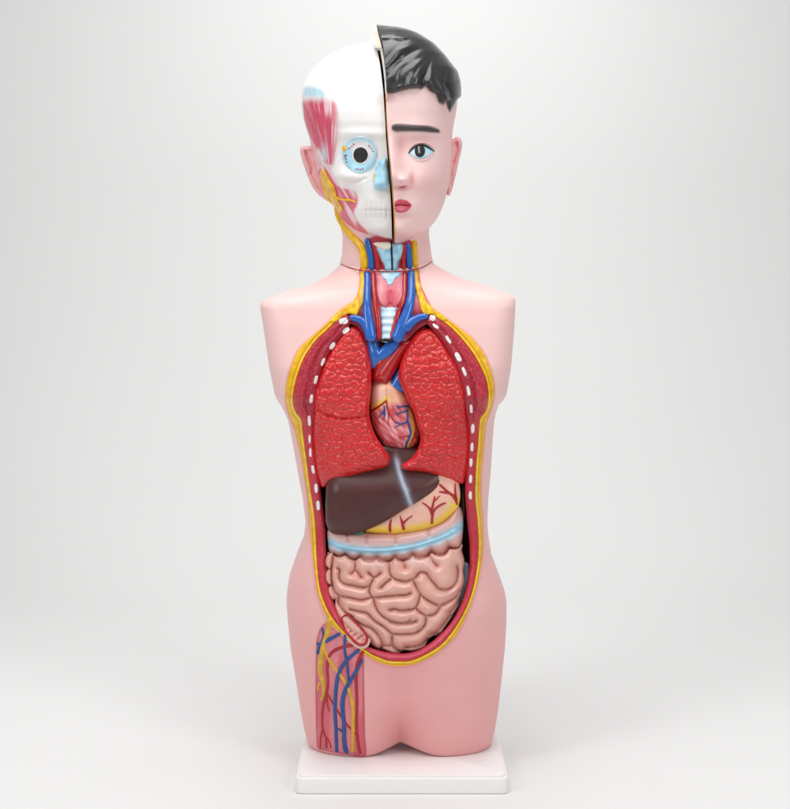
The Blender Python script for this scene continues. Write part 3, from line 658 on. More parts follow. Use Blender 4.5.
tube('vena_cava', None, heart, M['blue'], sv, off=0, r=5, sides=16, paths=[[(371.8,338,5.6,1),(373.5,347,5.6,3),(375.5,355,6.0,5),(374.5,362,5.2,3),(372.5,369,3.6,-1)],[(397,337,6.2,1),(391.5,346,6.2,4),(384,353,6.2,5),(376,359,5.4,4)]])
tube('artery_arch_branch', None, heart, M['red'], lambda x, y: np.full(len(x), 59.0), off=0, r=4, sides=14, paths=[[(403,352,4.6),(411,341,3.8),(418,333,3),(426,327,2.2)]])
tube('joint_seam', None, heart, M['black'], lambda x, y: body_F(x, y)+2, off=1.5, r=.6, flat=1.6, paths=[[(365.5,340.5),(371,341.8),(378,341),(385,340,1.5),(389,340.4,1.5),(394,340.5,.8),(400,341.6),(407.5,341.3)]])

# lungs
lL = [(351,325.5),(357,326.5),(362.5,330.5),(367,339),(370,350),(371.6,364),(371.6,380),(370.6,395),(369.3,410),(370.6,421),(375,434),(380.5,443),(386,451),(389.6,456.5),(389.4,462.5),(385,467),(374,470),(363,472.6),(350,476.5),(339,480),(330,483),(323,487.5),(319.5,483),(315,470),(312.6,450),(311.3,425),(311.3,408),(314,391),(319,375),(326.5,356),(334.5,341),(342,331)]
rL = [(430,328),(421,329.5),(414,334.5),(408.5,343),(403,355),(399,369),(398.3,379),(402.5,389),(408,401.5),(413.5,412),(417.3,424.7),(420.3,437),(417.5,449),(411,458),(402.5,464),(401.5,467.5),(407,470.6),(418,471.2),(430,473),(444,477.3),(455,482.5),(463,483.5),(465,478),(468,462),(469,440),(468.5,418),(466,395),(461,372),(451,353),(442,337.5),(436,330.5)]
fis = smooth_path([(318,411),(326,415),(337,418),(346,419),(356,418),(370,416)], 2)
def cells(x, y, cw, ch, seed):
    wx = x/cw+0.55*(vnoise(x*.22, y*.22, seed)-.5); wy = y/ch+0.55*(vnoise(x*.22, y*.22, seed+1)-.5)
    xi = np.floor(wx).astype(np.int64); yi = np.floor(wy).astype(np.int64)
    f1 = np.full(len(x), 9.0); f2 = np.full(len(x), 9.0); hid = np.zeros(len(x))
    for a in (-1, 0, 1):
        for b in (-1, 0, 1):
            jx = vnoise((xi+a).astype(float), (yi+b).astype(float), seed+2); jy = vnoise((xi+a).astype(float), (yi+b).astype(float), seed+3)
            dd = np.hypot(xi+a+.1+.8*jx-wx, yi+b+.1+.8*jy-wy)
            nw = dd < f1; f2 = np.where(nw, f1, np.minimum(f2, dd)); hid = np.where(nw, jx, hid); f1 = np.where(nw, dd, f1)
    return f2-f1, f1, hid
def lung_cells(x, y, d, seed, low):
    e, f1, hid = cells(x, y, 8.6, 6.6, seed)
    big = sst(-0.08, .34, e)*1.0-1.7*f1**2+(hid-.5)*.35-.5*(y-0)*0
    fine = vnoise(x*.5, y*.5, seed+8)*.5
    fade = sst(1.5, 5, d)*(1-.85*sst(low-2, low+5, y))
    return (big+fine)*fade
def lungP(x, y, d):
    b = np.maximum(body_F(x, y)-2.0, 50); return b*(.92+.08*prof(d, 10))+2.5*prof(d, 26)
def lP(x, y, d): return lungP(x, y, d)-2.2*np.exp(-(pdist(x, y, fis)/1.3)**2)+lung_cells(x, y, d, 31, 474-.14*(x-325))
def rP(x, y, d): return lungP(x, y, d)+lung_cells(x, y, d, 57, 468+.22*(x-405))
def lu_paint(x, y, d):
    c = np.array([lin(212, 38, 40)]*len(x)); return mix(c, lin(196, 26, 30), sst(.3, .9, vnoise(x*.05, y*.05, 3))*.5)
relief('lung', lL, root, M['lung'], lP, lu_paint, 0.62, back=15)
relief('lung', rL, root, M['lung'], rP, lu_paint, 0.62, back=15)

# ------------------------------------------------------------------ head
seamL = table([(20,376),(27,373.5),(35,372),(45,373.5),(50,376),(60,378.3),(73,380.5),(98.6,383.6),(129,385.6),(140,386),(166,388),(188,389.8),(207,391),(213,391.3),(234,391.8),(243,392.3)], 1.5)
seamR = table([(20,376),(27,376.8),(35,379.2),(45,382),(60,384.4),(73,385.8),(83,386.6),(98,386.9),(112,386.9),(129,387.6),(138,388.4),(166,391),(188,393),(207,394.6),(220,395.3),(234,395.6),(245,394.5)], 1.5)
face_t = table([(26.5,380,6,6),(28,392,20,22),(31,407,33,36),(36,420,46,50),(45.5,434,58,64),(58,445.5,68,76),(73,454.5,76,84),(88,457.6,81,88),(104,457,84,90),(115,455.6,84.5,90),(128,453,84,88),(138,452,82,86),
  (160,451.5,80,80),(180,449.5,79,70),(193,447,78,60),(205,443.5,77,52),(214,439.5,75,46),(222,435,72,42),(230,427.5,67,38),(236,419.5,61,34),(241,411,53,28),(244.5,403,43,20),(246,397.5,30,10)], 1.4)
skull_t = table([(42.5,372,6,6),(44,364,16,18),(46.5,352,30,34),(50.5,339,44,48),(60.6,322.5,58,66),(73,310.5,68,78),(88,303.2,75,84),(104,301.3,78,86),(118,303.3,79,86),(128,306,79,84),(138,309.5,77,82),
  (150,312,75,78),(170,317,73,70),(190,325,71,60),(200,330,70,52),(211,337,68,46),(222,343,64,40),(230,350,60,36),(235,360,55,30),(238.5,372,49,24),(240.5,383,42,16),(241.5,390,32,8)], 1.4)
def face_bumps(x, y):
    b = 18*np.exp(-((x-390)/8.0)**2)*sst(128, 178, y)*(1-sst(180, 188.5, y))            # nose ridge
    b += 6*gs(x, y, 393, 178, 9, 7.5)+11*gs(x, y, 403.5, 181, 5.5, 6)-3.2*gs(x, y, 411.5, 181, 2.5, 7)                     # tip and wing
    b -= 3.2*gs(x, y, 402, 188.2, 5, 2.2)
    b += 2.5*gs(x, y, 416, 129, 24, 7)-5.5*gs(x, y, 420, 150, 19, 11)-4.0*gs(x, y, 401, 146, 8, 12)+4.5*gs(x, y, 421, 152, 12, 8)
    b += 4.0*gs(x, y, 426, 180, 17, 15)-1.5*gs(x, y, 412, 198, 6, 10)
    b += 3.0*gs(x, y, 400, 205, 14, 10)-2.0*gs(x, y, 400, 216.5, 12, 3.5)+6.5*gs(x, y, 398, 230, 15, 9)-1.2*gs(x, y, 392, 195, 2.2, 6)
    return b
def face_P(x, v, side=1):
    x = np.asarray(x, float); v = np.asarray(v, float); xs = seamR(v, 0); xr = face_t(v, 0); n = 2.35
    t = np.clip((x-xs)/np.maximum(xr-xs, 1), 0, 1); y = face_t(v, 1 if side > 0 else 2)
    base = y*(1-t**n)**(1/n)
    if side < 0: return base
    f = D/(D-base); ax = 395+(x-395)*f; ay = 250+(v-250)*f
    return base+face_bumps(ax, ay)*sst(0.98, 0.75, t)
face_F = fixed(face_P)
def skull_bumps(x, y):
    b = -9*gs(x, y, 360, 154, 17, 16)-4*gs(x, y, 377, 172, 8, 12)+3.5*gs(x, y, 362, 134, 22, 5)+4*gs(x, y, 348, 176, 13, 6)
    b += -5*gs(x, y, 352, 196, 9, 9)+3.5*gs(x, y, 382, 205, 16, 12)+3*gs(x, y, 380, 229, 18, 8)+2.5*gs(x, y, 354, 218, 7, 10)
    tooth = sst(200, 203, y)*(1-sst(217, 220, y))*sst(362, 367, x)
    b += tooth*(-1.3*np.exp(-(((x+0.5) % 5.2-2.6)/.8)**2))-1.3*tooth*0-1.6*np.exp(-((y-210)/.9)**2)*sst(362, 367, x)
    b += -1.5*np.exp(-(pdist(np.ravel(x), np.ravel(y), [(343,190),(350,184),(358,182),(366,178)]).reshape(np.shape(x))/1.2)**2)
    return b
def skull_P(x, v, side=1):
    x = np.asarray(x, float); v = np.asarray(v, float); xs = seamL(v, 0)+0.2; xl = skull_t(v, 0); n = 2.3
    t = np.clip((xs-x)/np.maximum(xs-xl, 1), 0, 1); y = skull_t(v, 1 if side > 0 else 2)
    base = y*(1-t**n)**(1/n)
    if side < 0: return base
    f = D/(D-base); ax = 395+(x-395)*f; ay = 250+(v-250)*f
    return base+skull_bumps(ax, ay)*sst(0.98, 0.75, t)
skull_F = fixed(skull_P)
# neck
neck_t = table([(195,332,428,46,46),(209,336,429,46,46),(222,339,429.5,46,45),(236,342.8,429,45,43),(255,342,431.5,43.5,42),(262,340,433,43,42),(275,339,434,44,42)], 2)
def neck_P(x, v):
    xl, xr = neck_t(v, 0), neck_t(v, 1); t = np.clip((x-(xl+xr)/2)/((xr-xl)/2), -1, 1)
    return neck_t(v, 2)*np.sqrt(1-t*t)
neck_F = fixed(neck_P)
V = []; NN = 120; ph = np.arange(NN)/NN*2*math.pi; nr = 36; VX = []
for i in range(nr+1):
    s = np.sin(ph); vb = 263+7.0*np.maximum(s, 0)-1.5*np.cos(ph); v = 195+(vb-195)*i/nr
    x = (neck_t(v, 0)+neck_t(v, 1))/2+(neck_t(v, 1)-neck_t(v, 0))/2*np.cos(ph)
    Pn = np.where(s >= 0, neck_t(v, 2), neck_t(v, 3))*s
    V.append(true_world(x, v, Pn)); VX.append(np.stack([x, v], 1))
V = np.concatenate(V); VX = np.concatenate(VX); F = []
for i in range(nr):
    for j in range(NN): F.append((i*NN+j, (i+1)*NN+j, (i+1)*NN+(j+1) % NN, i*NN+(j+1) % NN))
F.append(tuple(range(NN))); F.append(tuple(nr*NN+j for j in range(NN))[::-1])
neck = mk('neck', V, F, M['skin'], root, np.array([SK]*len(V)))
nf = neck_F
tube('neck_joint', None, neck, M['lining'], lambda x, y: np.maximum(np.maximum(neck_F(x, y), body_F(x, y)), 4), off=1.6, r=.5, paths=[[(339.8,263.6,.4,.6),(346,266.4,.45,1),(354,268.8,.5,2.2),(361,270.4,.6,7),(376,271.3,.6,7),(391,271.5,.6,8),(406,270.8,.6,7),(418,268.8,.6,7),(425,266,.5,2),(433,261,.4,.6)]])
rn = relief('neck_muscle', [(366,247),(370,238),(380,236),(400,238),(412,242),(413.5,255),(413.5,268),(406,270),(390,271),(372,270.5),(366,269.5)], neck, M['paint'], lambda x, y, d: nf(x, y)+.6, lambda x, y, d: np.array([lin(190, 60, 76)]*len(x)), 1.2)
relief('larynx', [(376,247),(383,245),(391,244),(402,244),(404,249),(402,256),(399,262),(397,270.6),(386,270.8),(383,264),(379,256)], neck, M['cyan'],
   lambda x, y, d: nf(x, y)+1+4*prof(d, 6)-1.2*np.exp(-((x-387+(y-250)*.2)/1.5)**2), lambda x, y, d: mix(np.array([lin(172, 220, 240)]*len(x)), lin(112, 176, 208), sst(.45, .8, vnoise(x*.3, y*.3, 4))*.55), .8)
relief('hyoid', [(373,243.5),(380,242),(392,243),(392,248),(386,250.5),(379,248.5)], neck, M['bone'], lambda x, y, d: nf(x, y)+3+3*prof(d, 3), lambda x, y, d: np.array([lin(236, 228, 214)]*len(x)), .8)
tube('split_line', None, neck, M['black'], lambda x, y: nf(x, y)+4.6, off=0.6, r=.9, flat=1, paths=[[(391.3,240),(391.5,250),(392,260),(392.3,270.6)]])
tube('vein', None, neck, M['blue'], nf, off=2.0, r=3.2, paths=[[(366.5,238,2.6),(369,248),(371,258),(371.6,270)]])
tube('vein', None, neck, M['blue'], nf, off=2.0, r=3.2, paths=[[(407,243,2.6),(408.5,252),(409,262),(409.5,269.5)]])
tube('artery', None, neck, M['red'], nf, off=2.2, r=2.6, paths=[[(372.5,242,1.8),(375.5,251),(377,260),(378,270.3)],[(377,251,.9),(381,261,.8),(385,269.5,.6)]])
tube('artery', None, neck, M['red'], nf, off=2.2, r=2.2, paths=[[(404.5,244,1.8),(403.8,252),(403.6,262),(403.8,270)],[(403,254,.9),(400,262,.8),(397.5,269,.6)]])
tube('nerve', None, neck, M['yellow'], nf, off=1.4, r=4, flat=.6, paths=[[(335.5,206,1.8),(338.5,216,3.0),(345,227,3.6),(353,237,3.8),(361,246,4.2),(364.3,256,4.4),(365,269.6,4.2)]])
tube('nerve', None, neck, M['yellow'], nf, off=1.2, r=3.4, flat=.6, paths=[[(414.5,240,2.8),(414.2,250,3.2),(414.5,260,3.4),(415.2,268.6,3.4)]])

# half head builder: full front-to-back shell of one side
def half(name, rows, seam, edge_t, Pf, mat, parent, paint, sgn, n, disp=None, split=None, nfr=110):
    V = []; X = []
    ang = np.linspace(math.pi/2, -math.pi/2, nfr)
    for v in rows:
        vv = np.full(nfr, float(v)); xs = seam(vv, 0)+(0.2 if sgn < 0 else 0); xe = edge_t(vv, 0)
        t = np.clip(np.cos(ang), 0, 1)**(2/n); x = xs+(xe-xs)*t
        side = np.sin(ang)
        P = np.where(side >= 0, Pf(x, vv, 1), -Pf(x, vv, -1))
        if disp is not None:
            hgt = disp(x, vv, P)
            mag = np.sin(ang); P = P+hgt*mag; x = x+sgn*hgt*np.cos(ang)*.6
        V.append(true_world(x, vv, P)); f = D/(D-P); X.append(np.stack([395+(x-395)*f, 250+(vv-250)*f, P, x, vv], 1))
    V = np.concatenate(V); X = np.concatenate(X); F = []
    for i in range(len(rows)-1):
        for j in range(nfr-1):
            q = (i*nfr+j, i*nfr+j+1, (i+1)*nfr+j+1, (i+1)*nfr+j); F.append(q if sgn > 0 else q[::-1])
    cols = paint(X)
    caps = [tuple(range(nfr)), tuple((len(rows)-1)*nfr+j for j in range(nfr))[::-1]]
    if split is None: return V, F+caps, cols, X
    m = split(X); A_, B_ = [], []
    for q in F: (A_ if m[list(q)].mean() > .5 else B_).append(q)
    return V, (A_, B_), cols, X, caps
hairline = [(384,93),(386.5,92.8),(392.8,93.6),(401.6,91),(410.5,88.8),(418,88.6),(421,89.4),(425.7,86.2),(429.5,91),(435.8,94.7),(438.4,102.3),(442.8,105),(446,102.3),(447.8,108.6),(449.9,112.2),(453.5,107.3),(457.5,100),(475,95),(475,0),(360,0),(360,93)]
HL = np.array(hairline, float)
def hair_mask_soft(x, y, P):
    sd = pdist(x, y, HL, True)*np.where(inside(x, y, HL), 1, -1)
    back = 188-y
    return np.where(P > 0, sd, np.maximum(sd, np.minimum(back, (-P)*1.0-38)))
def hair_disp(x, v, P):
    f = D/(D-P); ax = 395+(x-395)*f; ay = 250+(v-250)*f
    s = hair_mask_soft(ax, ay, P)
    dx, dy = ax-441, ay-40
    r = np.hypot(dx, dy); a = np.arctan2(dy, dx)
    a = a+0.25*(vnoise(ax*.06, ay*.06, 3)-.5)+.003*r
    w1 = np.abs(np.sin(a*5.2+2.2*vnoise(r*.05, a*2.2+9, 2)))**.7
    w2 = np.abs(np.sin(a*13+3.0*vnoise(r*.08, a*4+5, 6)))
    am = sst(14, 50, r)
    lump = vnoise(ax*.05+3, ay*.06, 12)
    h = 1.4+am*(5.2*w1+1.3*w2)+(.6+1.8*am)*lump
    tp = sst(26, 52, v)
    return h*sst(-0.5, 3.5, s)*(0.2+.8*tp)
def face_paint(X):
    x, y, P = X[:, 0], X[:, 1], X[:, 2]
    c = np.array([lin(247, 212, 209)]*len(x))
    c = mix(c, lin(232, 152, 154), np.clip(gs(x, y, 428, 184, 16, 16)*.32+gs(x, y, 402, 188, 9, 2.4)*.9+gs(x, y, 411.5, 181, 2.2, 6)*.65+gs(x, y, 404, 168, 4, 12)*.2+gs(x, y, 402, 216, 11, 3)*.4+gs(x, y, 401, 146, 5, 12)*.45+gs(x, y, 421, 138, 18, 4)*.35+gs(x, y, 398, 238, 20, 5)*.35+sst(432, 452, x)*.25, 0, 1)*(P > 0))  # rosy cheek, plus nose, eye-socket and chin shading painted into the skin
    eb = sst(2.2, .2, np.abs(y-hair_brow(x))-hair_brow_w(x))*sst(392, 396, x)*(1-sst(434, 440, x))*(P > 0)
    s = hair_mask_soft(x, y, P)
    return mix(c, lin(30, 30, 32), sst(-1.4, 1.0, s))
def hair_brow(x): return np.interp(x, [392,398,410,425,438], [127.5,127.6,127.9,128.6,131.0])
def hair_brow_w(x): return np.interp(x, [392,396,402,430,439], [2.6,4.2,3.8,3.2,1.6])
rowsF = np.concatenate([np.arange(26.5, 34, .5), np.arange(34, 246.1, 1.0)])
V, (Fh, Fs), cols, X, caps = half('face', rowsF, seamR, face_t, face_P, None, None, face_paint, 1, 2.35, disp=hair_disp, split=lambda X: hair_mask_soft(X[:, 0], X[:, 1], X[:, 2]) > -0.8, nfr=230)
def compact(V, F, cols):
    used = sorted({i for f in F for i in f}); mp = {u: k for k, u in enumerate(used)}
    return V[used], [tuple(mp[i] for i in f) for f in F], cols[used]
nr = len(rowsF); nfr = 230
v_, f_, c_ = compact(V, Fs+[caps[1]], cols)
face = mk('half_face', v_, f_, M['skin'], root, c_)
v_, f_, c_ = compact(V, Fh+[caps[0]], cols)
mk('hair', v_, f_, M['hair'], face, c_)
# closing wall on the cut plane of the face half
sf = [V[i*nfr] for i in range(nr)]; sb = [V[i*nfr+nfr-1] for i in range(nr)]
VV = []; FF = []
for k in range(nr):
    a, b = sf[k], sb[k]
    for t in (0, .5, 1): VV.append(a*(1-t)+b*t)
for k in range(nr-1):
    for t in range(2): FF.append((k*3+t, k*3+t+1, (k+1)*3+t+1, (k+1)*3+t))
mk('cut_wall', VV, FF, M['black'], face)
# the cut edge of the shell: black gap, orange line, cream edge
V = []; F = []; cc = []
vs = np.concatenate([np.arange(26.8, 244, 1.0), [244.2]])
BLK = lin(30, 16, 16); ORG = lin(222, 150, 60); CRM = lin(206, 200, 192)
st = [(0.0, 0), (.14, 0), (.56, 0), (.60, 1), (.72, 1), (.84, 1), (.88, 2), (1.0, 2)]
for v in vs:
    l = float(seamL(v, 0))-0.6; r = float(seamR(v, 0))+0.5
    hair_zone = v < 93
    Pr = float(face_F(np.array([r+.6]), np.array([v]))[0]); Pr = max(Pr, 10)
    hd = float(hair_disp(np.array([r+.6]), np.array([v]), np.array([Pr]))[0])*.9
    Pr += hd
    if v < 48: Pl = max(Pr-10, 4)
    else: Pl = max(float(skull_F(np.array([l-1.0]), np.array([v]))[0])-2.0, 8)
    for t, k in st:
        P = Pl*(1-t)+(Pr-.2)*t - (6.0 if k == 0 and .1 < t < .58 and v > 50 else 0)
        V.append(to_world(l+(r-l)*t, v, P))
        if hair_zone: cc.append([BLK, CRM, BLK][k] if v > 50 else [CRM, mix(np.array([CRM]), lin(224, 196, 110), np.array([.6 if 34 < v < 46 and t < .75 else 0]))[0], BLK][k])
        else: cc.append([BLK, ORG, lin(232, 170, 160)][k])
V = np.array(V).reshape(-1, 3); n = len(st)
for i in range(len(vs)-1):
    for j in range(n-1): F.append((i*n+j, i*n+j+1, (i+1)*n+j+1, (i+1)*n+j))
mk('cut_edge', V, F, M['paint'], face, np.array(cc), sharp=50)

# face features
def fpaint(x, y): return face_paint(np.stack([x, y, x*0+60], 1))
def brow_paint(x, y, d):
    a = sst(3.2, 0.4, np.abs(y-hair_brow(x))/np.maximum(hair_brow_w(x), .5)*1.3)*sst(0, 2.2, d)
    return mix(fpaint(x, y), lin(44, 42, 44), a*.96)
relief('eyebrow', [(390.5,127),(392,123.5),(400,122.5),(415,123.5),(430,124.5),(438,127),(441,131),(440,134),(432,134),(418,133),(404,133),(396,133.5),(391.5,131)], face, M['skin'], lambda x, y, d: face_F(x, y)+.15+1.1*np.exp(-((y-hair_brow(x))/2.6)**2)*sst(0, 3, d), brow_paint, .6, back=None)
eye_ol = [(408.6,153.2),(411.5,149.6),(415,147),(419,145.5),(423.5,145.6),(428,147.6),(431.5,149.8),(434.3,151.6),(430.5,154.8),(426,157.3),(421,158.7),(416,158),(412,156)]
def eyeP(x, y): return face_F(x, y)+.5+.8*prof(pdist(x, y, eye_ol, True), 5)
eye = relief('eye', eye_ol, face, M['glossy'] if 'glossy' in M else M['cyan'], lambda x, y, d: face_F(x, y)+.4+.9*prof(d, 5), lambda x, y, d: mix(np.array([lin(176, 226, 242)]*len(x)), WH, gs(x, y, 414, 153, 2.2, 2.5)*.8+gs(x, y, 427, 154, 3, 3)*.5), .6)
def disc(cx, cy, rx, ry, k=20, jit=0): return [(cx+rx*math.cos(2*math.pi*i/k)*(1+random.uniform(-jit, jit)), cy+ry*math.sin(2*math.pi*i/k)*(1+random.uniform(-jit, jit))) for i in range(k)]
relief('iris', disc(419.9,151,5.3,6.3), eye, M['glossblack'] , lambda x, y, d: face_F(x, y)+1.3+.7*prof(d, 5), None, .6)
tube('eyelash', None, eye, M['black'], lambda x, y: face_F(x, y)+1.4, off=.2, r=.7, flat=.7, paths=[[(408.4,153.6,.5),(411,149.8,.7),(415,146.7,.8),(419.5,145,.95),(424,145.2,.95),(428.5,147.2,.8),(432.3,149.8,.6),(434.8,151.7,.35)]])
tube('eyelid', None, face, M['skin'], face_F, off=.1, r=1.0, flat=.7, paths=[[(409,149.5,.5),(413,145,.9),(419,142.6,1.1),(425,142.8,1.1),(430,145.3,.9),(435,149.5,.5)], [(411,156.8,.4),(416,160,.8),(421,160.8,.9),(427,159,.8),(433,154.5,.4)]], paint=lambda x, y, L: np.array([lin(244, 198, 195)]*len(x)))
lip_u = [(394.6,203.5),(396.2,200.6),(399.5,199.4),(403,199.6),(406.5,200.4),(409.5,202.6),(411.6,205.4),(408,206.0),(404,205.2),(400,205.0),(397,205.6),(394.9,206.6)]
lip_l = [(394.9,206.6),(398,205.4),(402,205.2),(406,205.6),(411.2,205.6),(409.6,208.8),(406.4,211.6),(401.6,213.0),(397.8,212.6),(395.3,211)]
LIP = lin(206, 74, 96)
lips = relief('lips', lip_l, face, M['paint'], lambda x, y, d: face_F(x, y)+.3+2.6*prof(d, 3.2), lambda x, y, d: mix(np.array([LIP]*len(x)), lin(238, 150, 162), gs(x, y, 401, 209, 4, 2)*.8), .6)
relief('upper_lip', lip_u, lips, M['paint'], lambda x, y, d: face_F(x, y)+.3+2.2*prof(d, 2.4), lambda x, y, d: mix(np.array([lin(200, 66, 88)]*len(x)), lin(140, 28, 44), sst(2.2, 0, np.abs(y-205.8))*.85), .6)
relief('nostril_shade', [(398.5,187.2),(402,186),(406,185.4),(408,186.2),(405,187.6),(401,188.4)], face, M['paint'], lambda x, y, d: face_F(x, y)+.25, lambda x, y, d: mix(fpaint(x, y), lin(150, 62, 64), sst(0, .9, d)), .5)  # shade under the nose tip, painted as a dark patch
# ears
def ear(name, ol, inner, parent, base=-4):
    cs = creases(inner)
    def P(x, y, d): return base+10*prof(d, 3.5)+2.5*np.exp(-((d-2.5)/2)**2)-1.3*(1-sst(.2, 2.2, cdist(x, y, cs)))
    relief(name, ol, parent, M['skin'], P, lambda x, y, d: mix(np.array([lin(238, 180, 180)]*len(x)), lin(218, 120, 128), (1-sst(.3, 2.8, cdist(x, y, cs)))*.4), .7, back=base-9)  # crease shading painted in: darker pink along the ear folds
ear('ear', [(450,142),(453.5,138.7),(457,136.8),(460.3,138),(462.2,143),(461.5,150),(459.3,159),(457,170),(454.6,180),(452,190),(449.5,195.5),(446.5,193),(446,175)], [[(456.5,143),(457.5,150),(455.5,158),(454,163)],[(452.5,175),(452,184)]], face)
skull_paint_c = WH
def skull_paint(X):
    x, y, P = X[:, 0], X[:, 1], X[:, 2]
    c = np.array([WH]*len(x))
    n = vnoise((x*.86-y*.5)*.42, (x*.5+y*.86)*.05, 5)
    c = mix(c, lin(238, 178, 182), np.clip(gs(x, y, 313, 146, 6, 14)*1.1+gs(x, y, 320, 164, 5, 8)*.9, 0, 1))     # rosy ear root
    # masseter and cheek muscles
    m1 = [(336,160),(330,150),(326,168),(326,190),(332,203),(340,214),(349,226),(356,232),(354,220),(353,210),(357,202),(356,192),(349,186),(341,182)]
    m1 = smooth_path([(322,166),(330,168),(336,178),(342,188),(350,189),(356,193),(358,200),(356.5,207),(354,212),(359,223),(371,232.5),(391,240.5),(391,247),(360,246),(345,234),(333,214),(323,195),(316,180)], 2, True)
    sd = pdist(x, y, m1, True)*np.where(inside(x, y, m1), 1, -1)
    c = mix(c, mix(np.array([lin(222, 112, 134)]*len(x)), lin(243, 214, 216), sst(.4, .75, n)), sst(-1.5, 1.5, sd)*(P > 0))
    c = mix(c, lin(232, 198, 176), np.clip(gs(x, y, 352, 180, 12, 3)*.3+gs(x, y, 375, 192, 10, 5)*.12, 0, 1))
    return c
rowsS = np.concatenate([np.arange(42.5, 50, .5), np.arange(50, 241.6, 1.0)])
V, F, cols, X = half('skull', rowsS, seamL, skull_t, skull_P, None, None, skull_paint, -1, 2.3, nfr=170)
skull = mk('half_skull', V, F, M['bone'], root, cols)
def spaint(x, y): return skull_paint(np.stack([x, y, x*0+60], 1))
tm = [(303.3,93),(310,84),(322,88),(334,98),(341,112),(341,130),(338,148),(334,165),(329,166.5),(322,164),(321,158),(316,147),(310,137),(306,126),(303.6,114)]
def tm_paint(x, y, d):
    u = x-0.12*(y-120)*sst(90, 170, y)+ (x-328)*.0
    ray = (x-331)/(np.maximum(175-y, 8))*60
    stri = vnoise(ray*.55, y*.03, 4)
    up = sst(96, 106, y+3*vnoise(x*.4, y*.1, 1))*sst(342, 331, x+4*(vnoise(ray*.6, y*.02, 9)-.5))
    c = np.array([WH]*len(x)); c = mix(c, lin(178, 216, 232), sst(100, 94, y)*sst(84, 90, y)*sst(334, 318, x)*.9)
    m = mix(np.array([lin(214, 82, 108)]*len(x)), lin(246, 214, 220), sst(.52, .8, stri)*(.35+.65*sst(316, 332, x)))
    c = mix(c, m, up)
    c = mix(c, lin(208, 216, 228), gs(x, y, 324, 154, 3.5, 9)*.9)
    return mix(WH[None, :]*np.ones((len(x), 3)), c, sst(0, 3.0, np.where(x < 318, 3, d)))
def tm_P(x, y, d):
    ray = (x-331)/(np.maximum(175-y, 8))*60
    return skull_F(x, y)+.3+1.2*prof(d, 6)+.8*vnoise(ray*.55, y*.03, 4)*prof(d, 4)
relief('temporal_muscle', tm, skull, M['paint'], tm_P, tm_paint, .8)
ear('ear', [(310,138),(311,145),(305,146),(301.5,146.5),(300,150),(301.5,158),(304,166),(307.5,176),(311.5,185),(316,192),(320.5,196.5),(325,199.5),(328.5,201.5),(329,196),(326,186),(323,174),(321,162),(318,150),(314,140)], [[(306,152),(309,160),(312,168),(311,174)],[(316,162),(320,176),(323,188)]], skull)
sk = skull_F
relief('facial_nerve', [(320.5,171.5),(323.5,169.5),(326.5,174),(330,181),(334.5,187),(336.5,194),(338,200),(342.5,209),(338.5,212),(333.5,206),(327.5,200),(324,191),(321,181)], skull, M['paint'], lambda x, y, d: np.maximum(sk(x, y), 12)+.6+2.4*prof(d, 3.5)+1.2*vnoise(x*.35, y*.2, 4), lambda x, y, d: fat_like(x, y), .8)
tube('facial_nerve', None, skull, M['yellow'], lambda x, y: np.maximum(sk(x, y), 12), off=1.2, r=2.2, flat=.6, paths=[
    [(332,191,1.8),(337,197.5,1.2),(343,199.8,1.0),(349,200,1.0),(353.5,201.2,1.0),(355.5,203.2,.8)]])
# eye and muscle marks of the skull side
def orb_paint(x, y, d):
    a = np.arctan2(y-154.5, x-360); r = np.hypot(x-360, y-154.5)
    c = mix(np.array([lin(170, 220, 238)]*len(x)), WH, np.clip(gs(x, y, 364, 145, 9, 7)*.9+gs(x, y, 354, 147, 6, 5)*.8+gs(x, y, 371, 154, 5, 8)*.6, 0, 1)*sst(17.5, 15, r+1.5*vnoise(x*.3, y*.3, 2)))
    c = mix(c, lin(130, 198, 224), np.exp(-((d-1.0)/1.2)**2)*.5*sst(150, 142, y))
    return mix(spaint(x, y), c, sst(0, 1.6, d))
ob = [(360,136),(366,137),(372,140),(376.5,147),(377.5,155),(375,163),(370,169.5),(363,173),(356,173),(348.5,169),(343,162),(341.3,153),(343.5,146),(348,140.5),(354,137)]
orb = relief('eyeball', ob, skull, M['cyan'], lambda x, y, d: sk(x, y)-.2+5.5*prof(d, 17), orb_paint, .7)
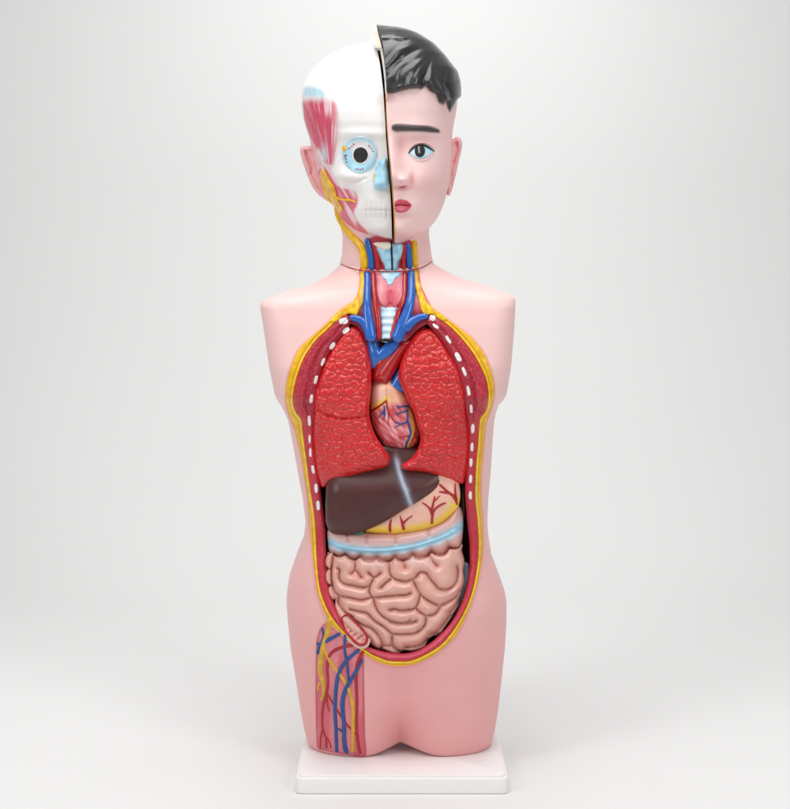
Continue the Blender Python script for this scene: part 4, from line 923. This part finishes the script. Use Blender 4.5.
osf = lambda x, y: sk(x, y)-.2+5.5*prof(pdist(x, y, smooth_path(ob, 1, True), True), 17)
relief('iris_ring', disc(360.6,155.2,8.6,9.0,12,.03), orb, M['white'], lambda x, y, d: osf(x, y)+.5+.4*prof(d, 2), None, .7)
relief('pupil', disc(360.6,155.1,7.3,7.9,9,.02), orb, M['glossblack'], lambda x, y, d: osf(x, y)+1.0+1.2*prof(d, 6), None, .7)
E = lambda a, b: (290+a/7.9, 110+b/7.9)
marks = []
for (x, y, w) in ((462,306,.45),(474,298,.45),(488,286,.5),(503,272,.6),(622,282,.4),(632,294,.35),(645,306,.35),(655,326,.3),(520,467,.7),(538,468,.6),(556,470,.6),(575,466,.75),(432,358,.8),(444,358,.8),(436,372,.7),(441,388,.8),(447,410,.7)):
    cx, cy = E(x, y); a = math.atan2(cy-155, cx-360)
    L_ = 1.1 if w > .5 else .9; marks.append([(cx-L_*math.cos(a), cy-L_*math.sin(a)), (cx+L_*math.cos(a), cy+L_*math.sin(a))])
    if w >= .6: marks.append([(cx-.8*math.sin(a), cy+.8*math.cos(a)), (cx+.8*math.sin(a), cy-.8*math.cos(a))])
tube('muscle_mark', None, orb, M['thinred'], osf, off=.25, r=.42, flat=.5, sides=6, step=.5, paths=marks)
relief('fat_spot', disc(344.0,148.6,1.9,2.8,10,.1), orb, M['yellow'], lambda x, y, d: osf(x, y)+.6+.5*prof(d, 1.5), None, .6)
nz = [(383,158.5),(378,162),(374.8,170),(372.8,180),(373,185.5),(376,188.8),(381,190),(387.5,188.5),(390.5,186),(389.8,176),(388.2,166),(386.4,158.5)]
nose = relief('nose_cartilage', nz, skull, M['cyan'], lambda x, y, d: sk(x, y)+11*prof(d, 8)+3*sst(165, 185, y)*prof(d, 6), lambda x, y, d: mix(np.array([lin(158, 214, 236)]*len(x)), lin(206, 236, 246), sst(.4, .8, vnoise(x*.25, y*.25, 4))*.8), .7)
tube('nasal_nerve', None, nose, M['yellow'], lambda x, y: sk(x, y)+6, off=.5, r=1.2, flat=.7, paths=[[(374.6,173.4),(374.2,178),(374,182.3)]])
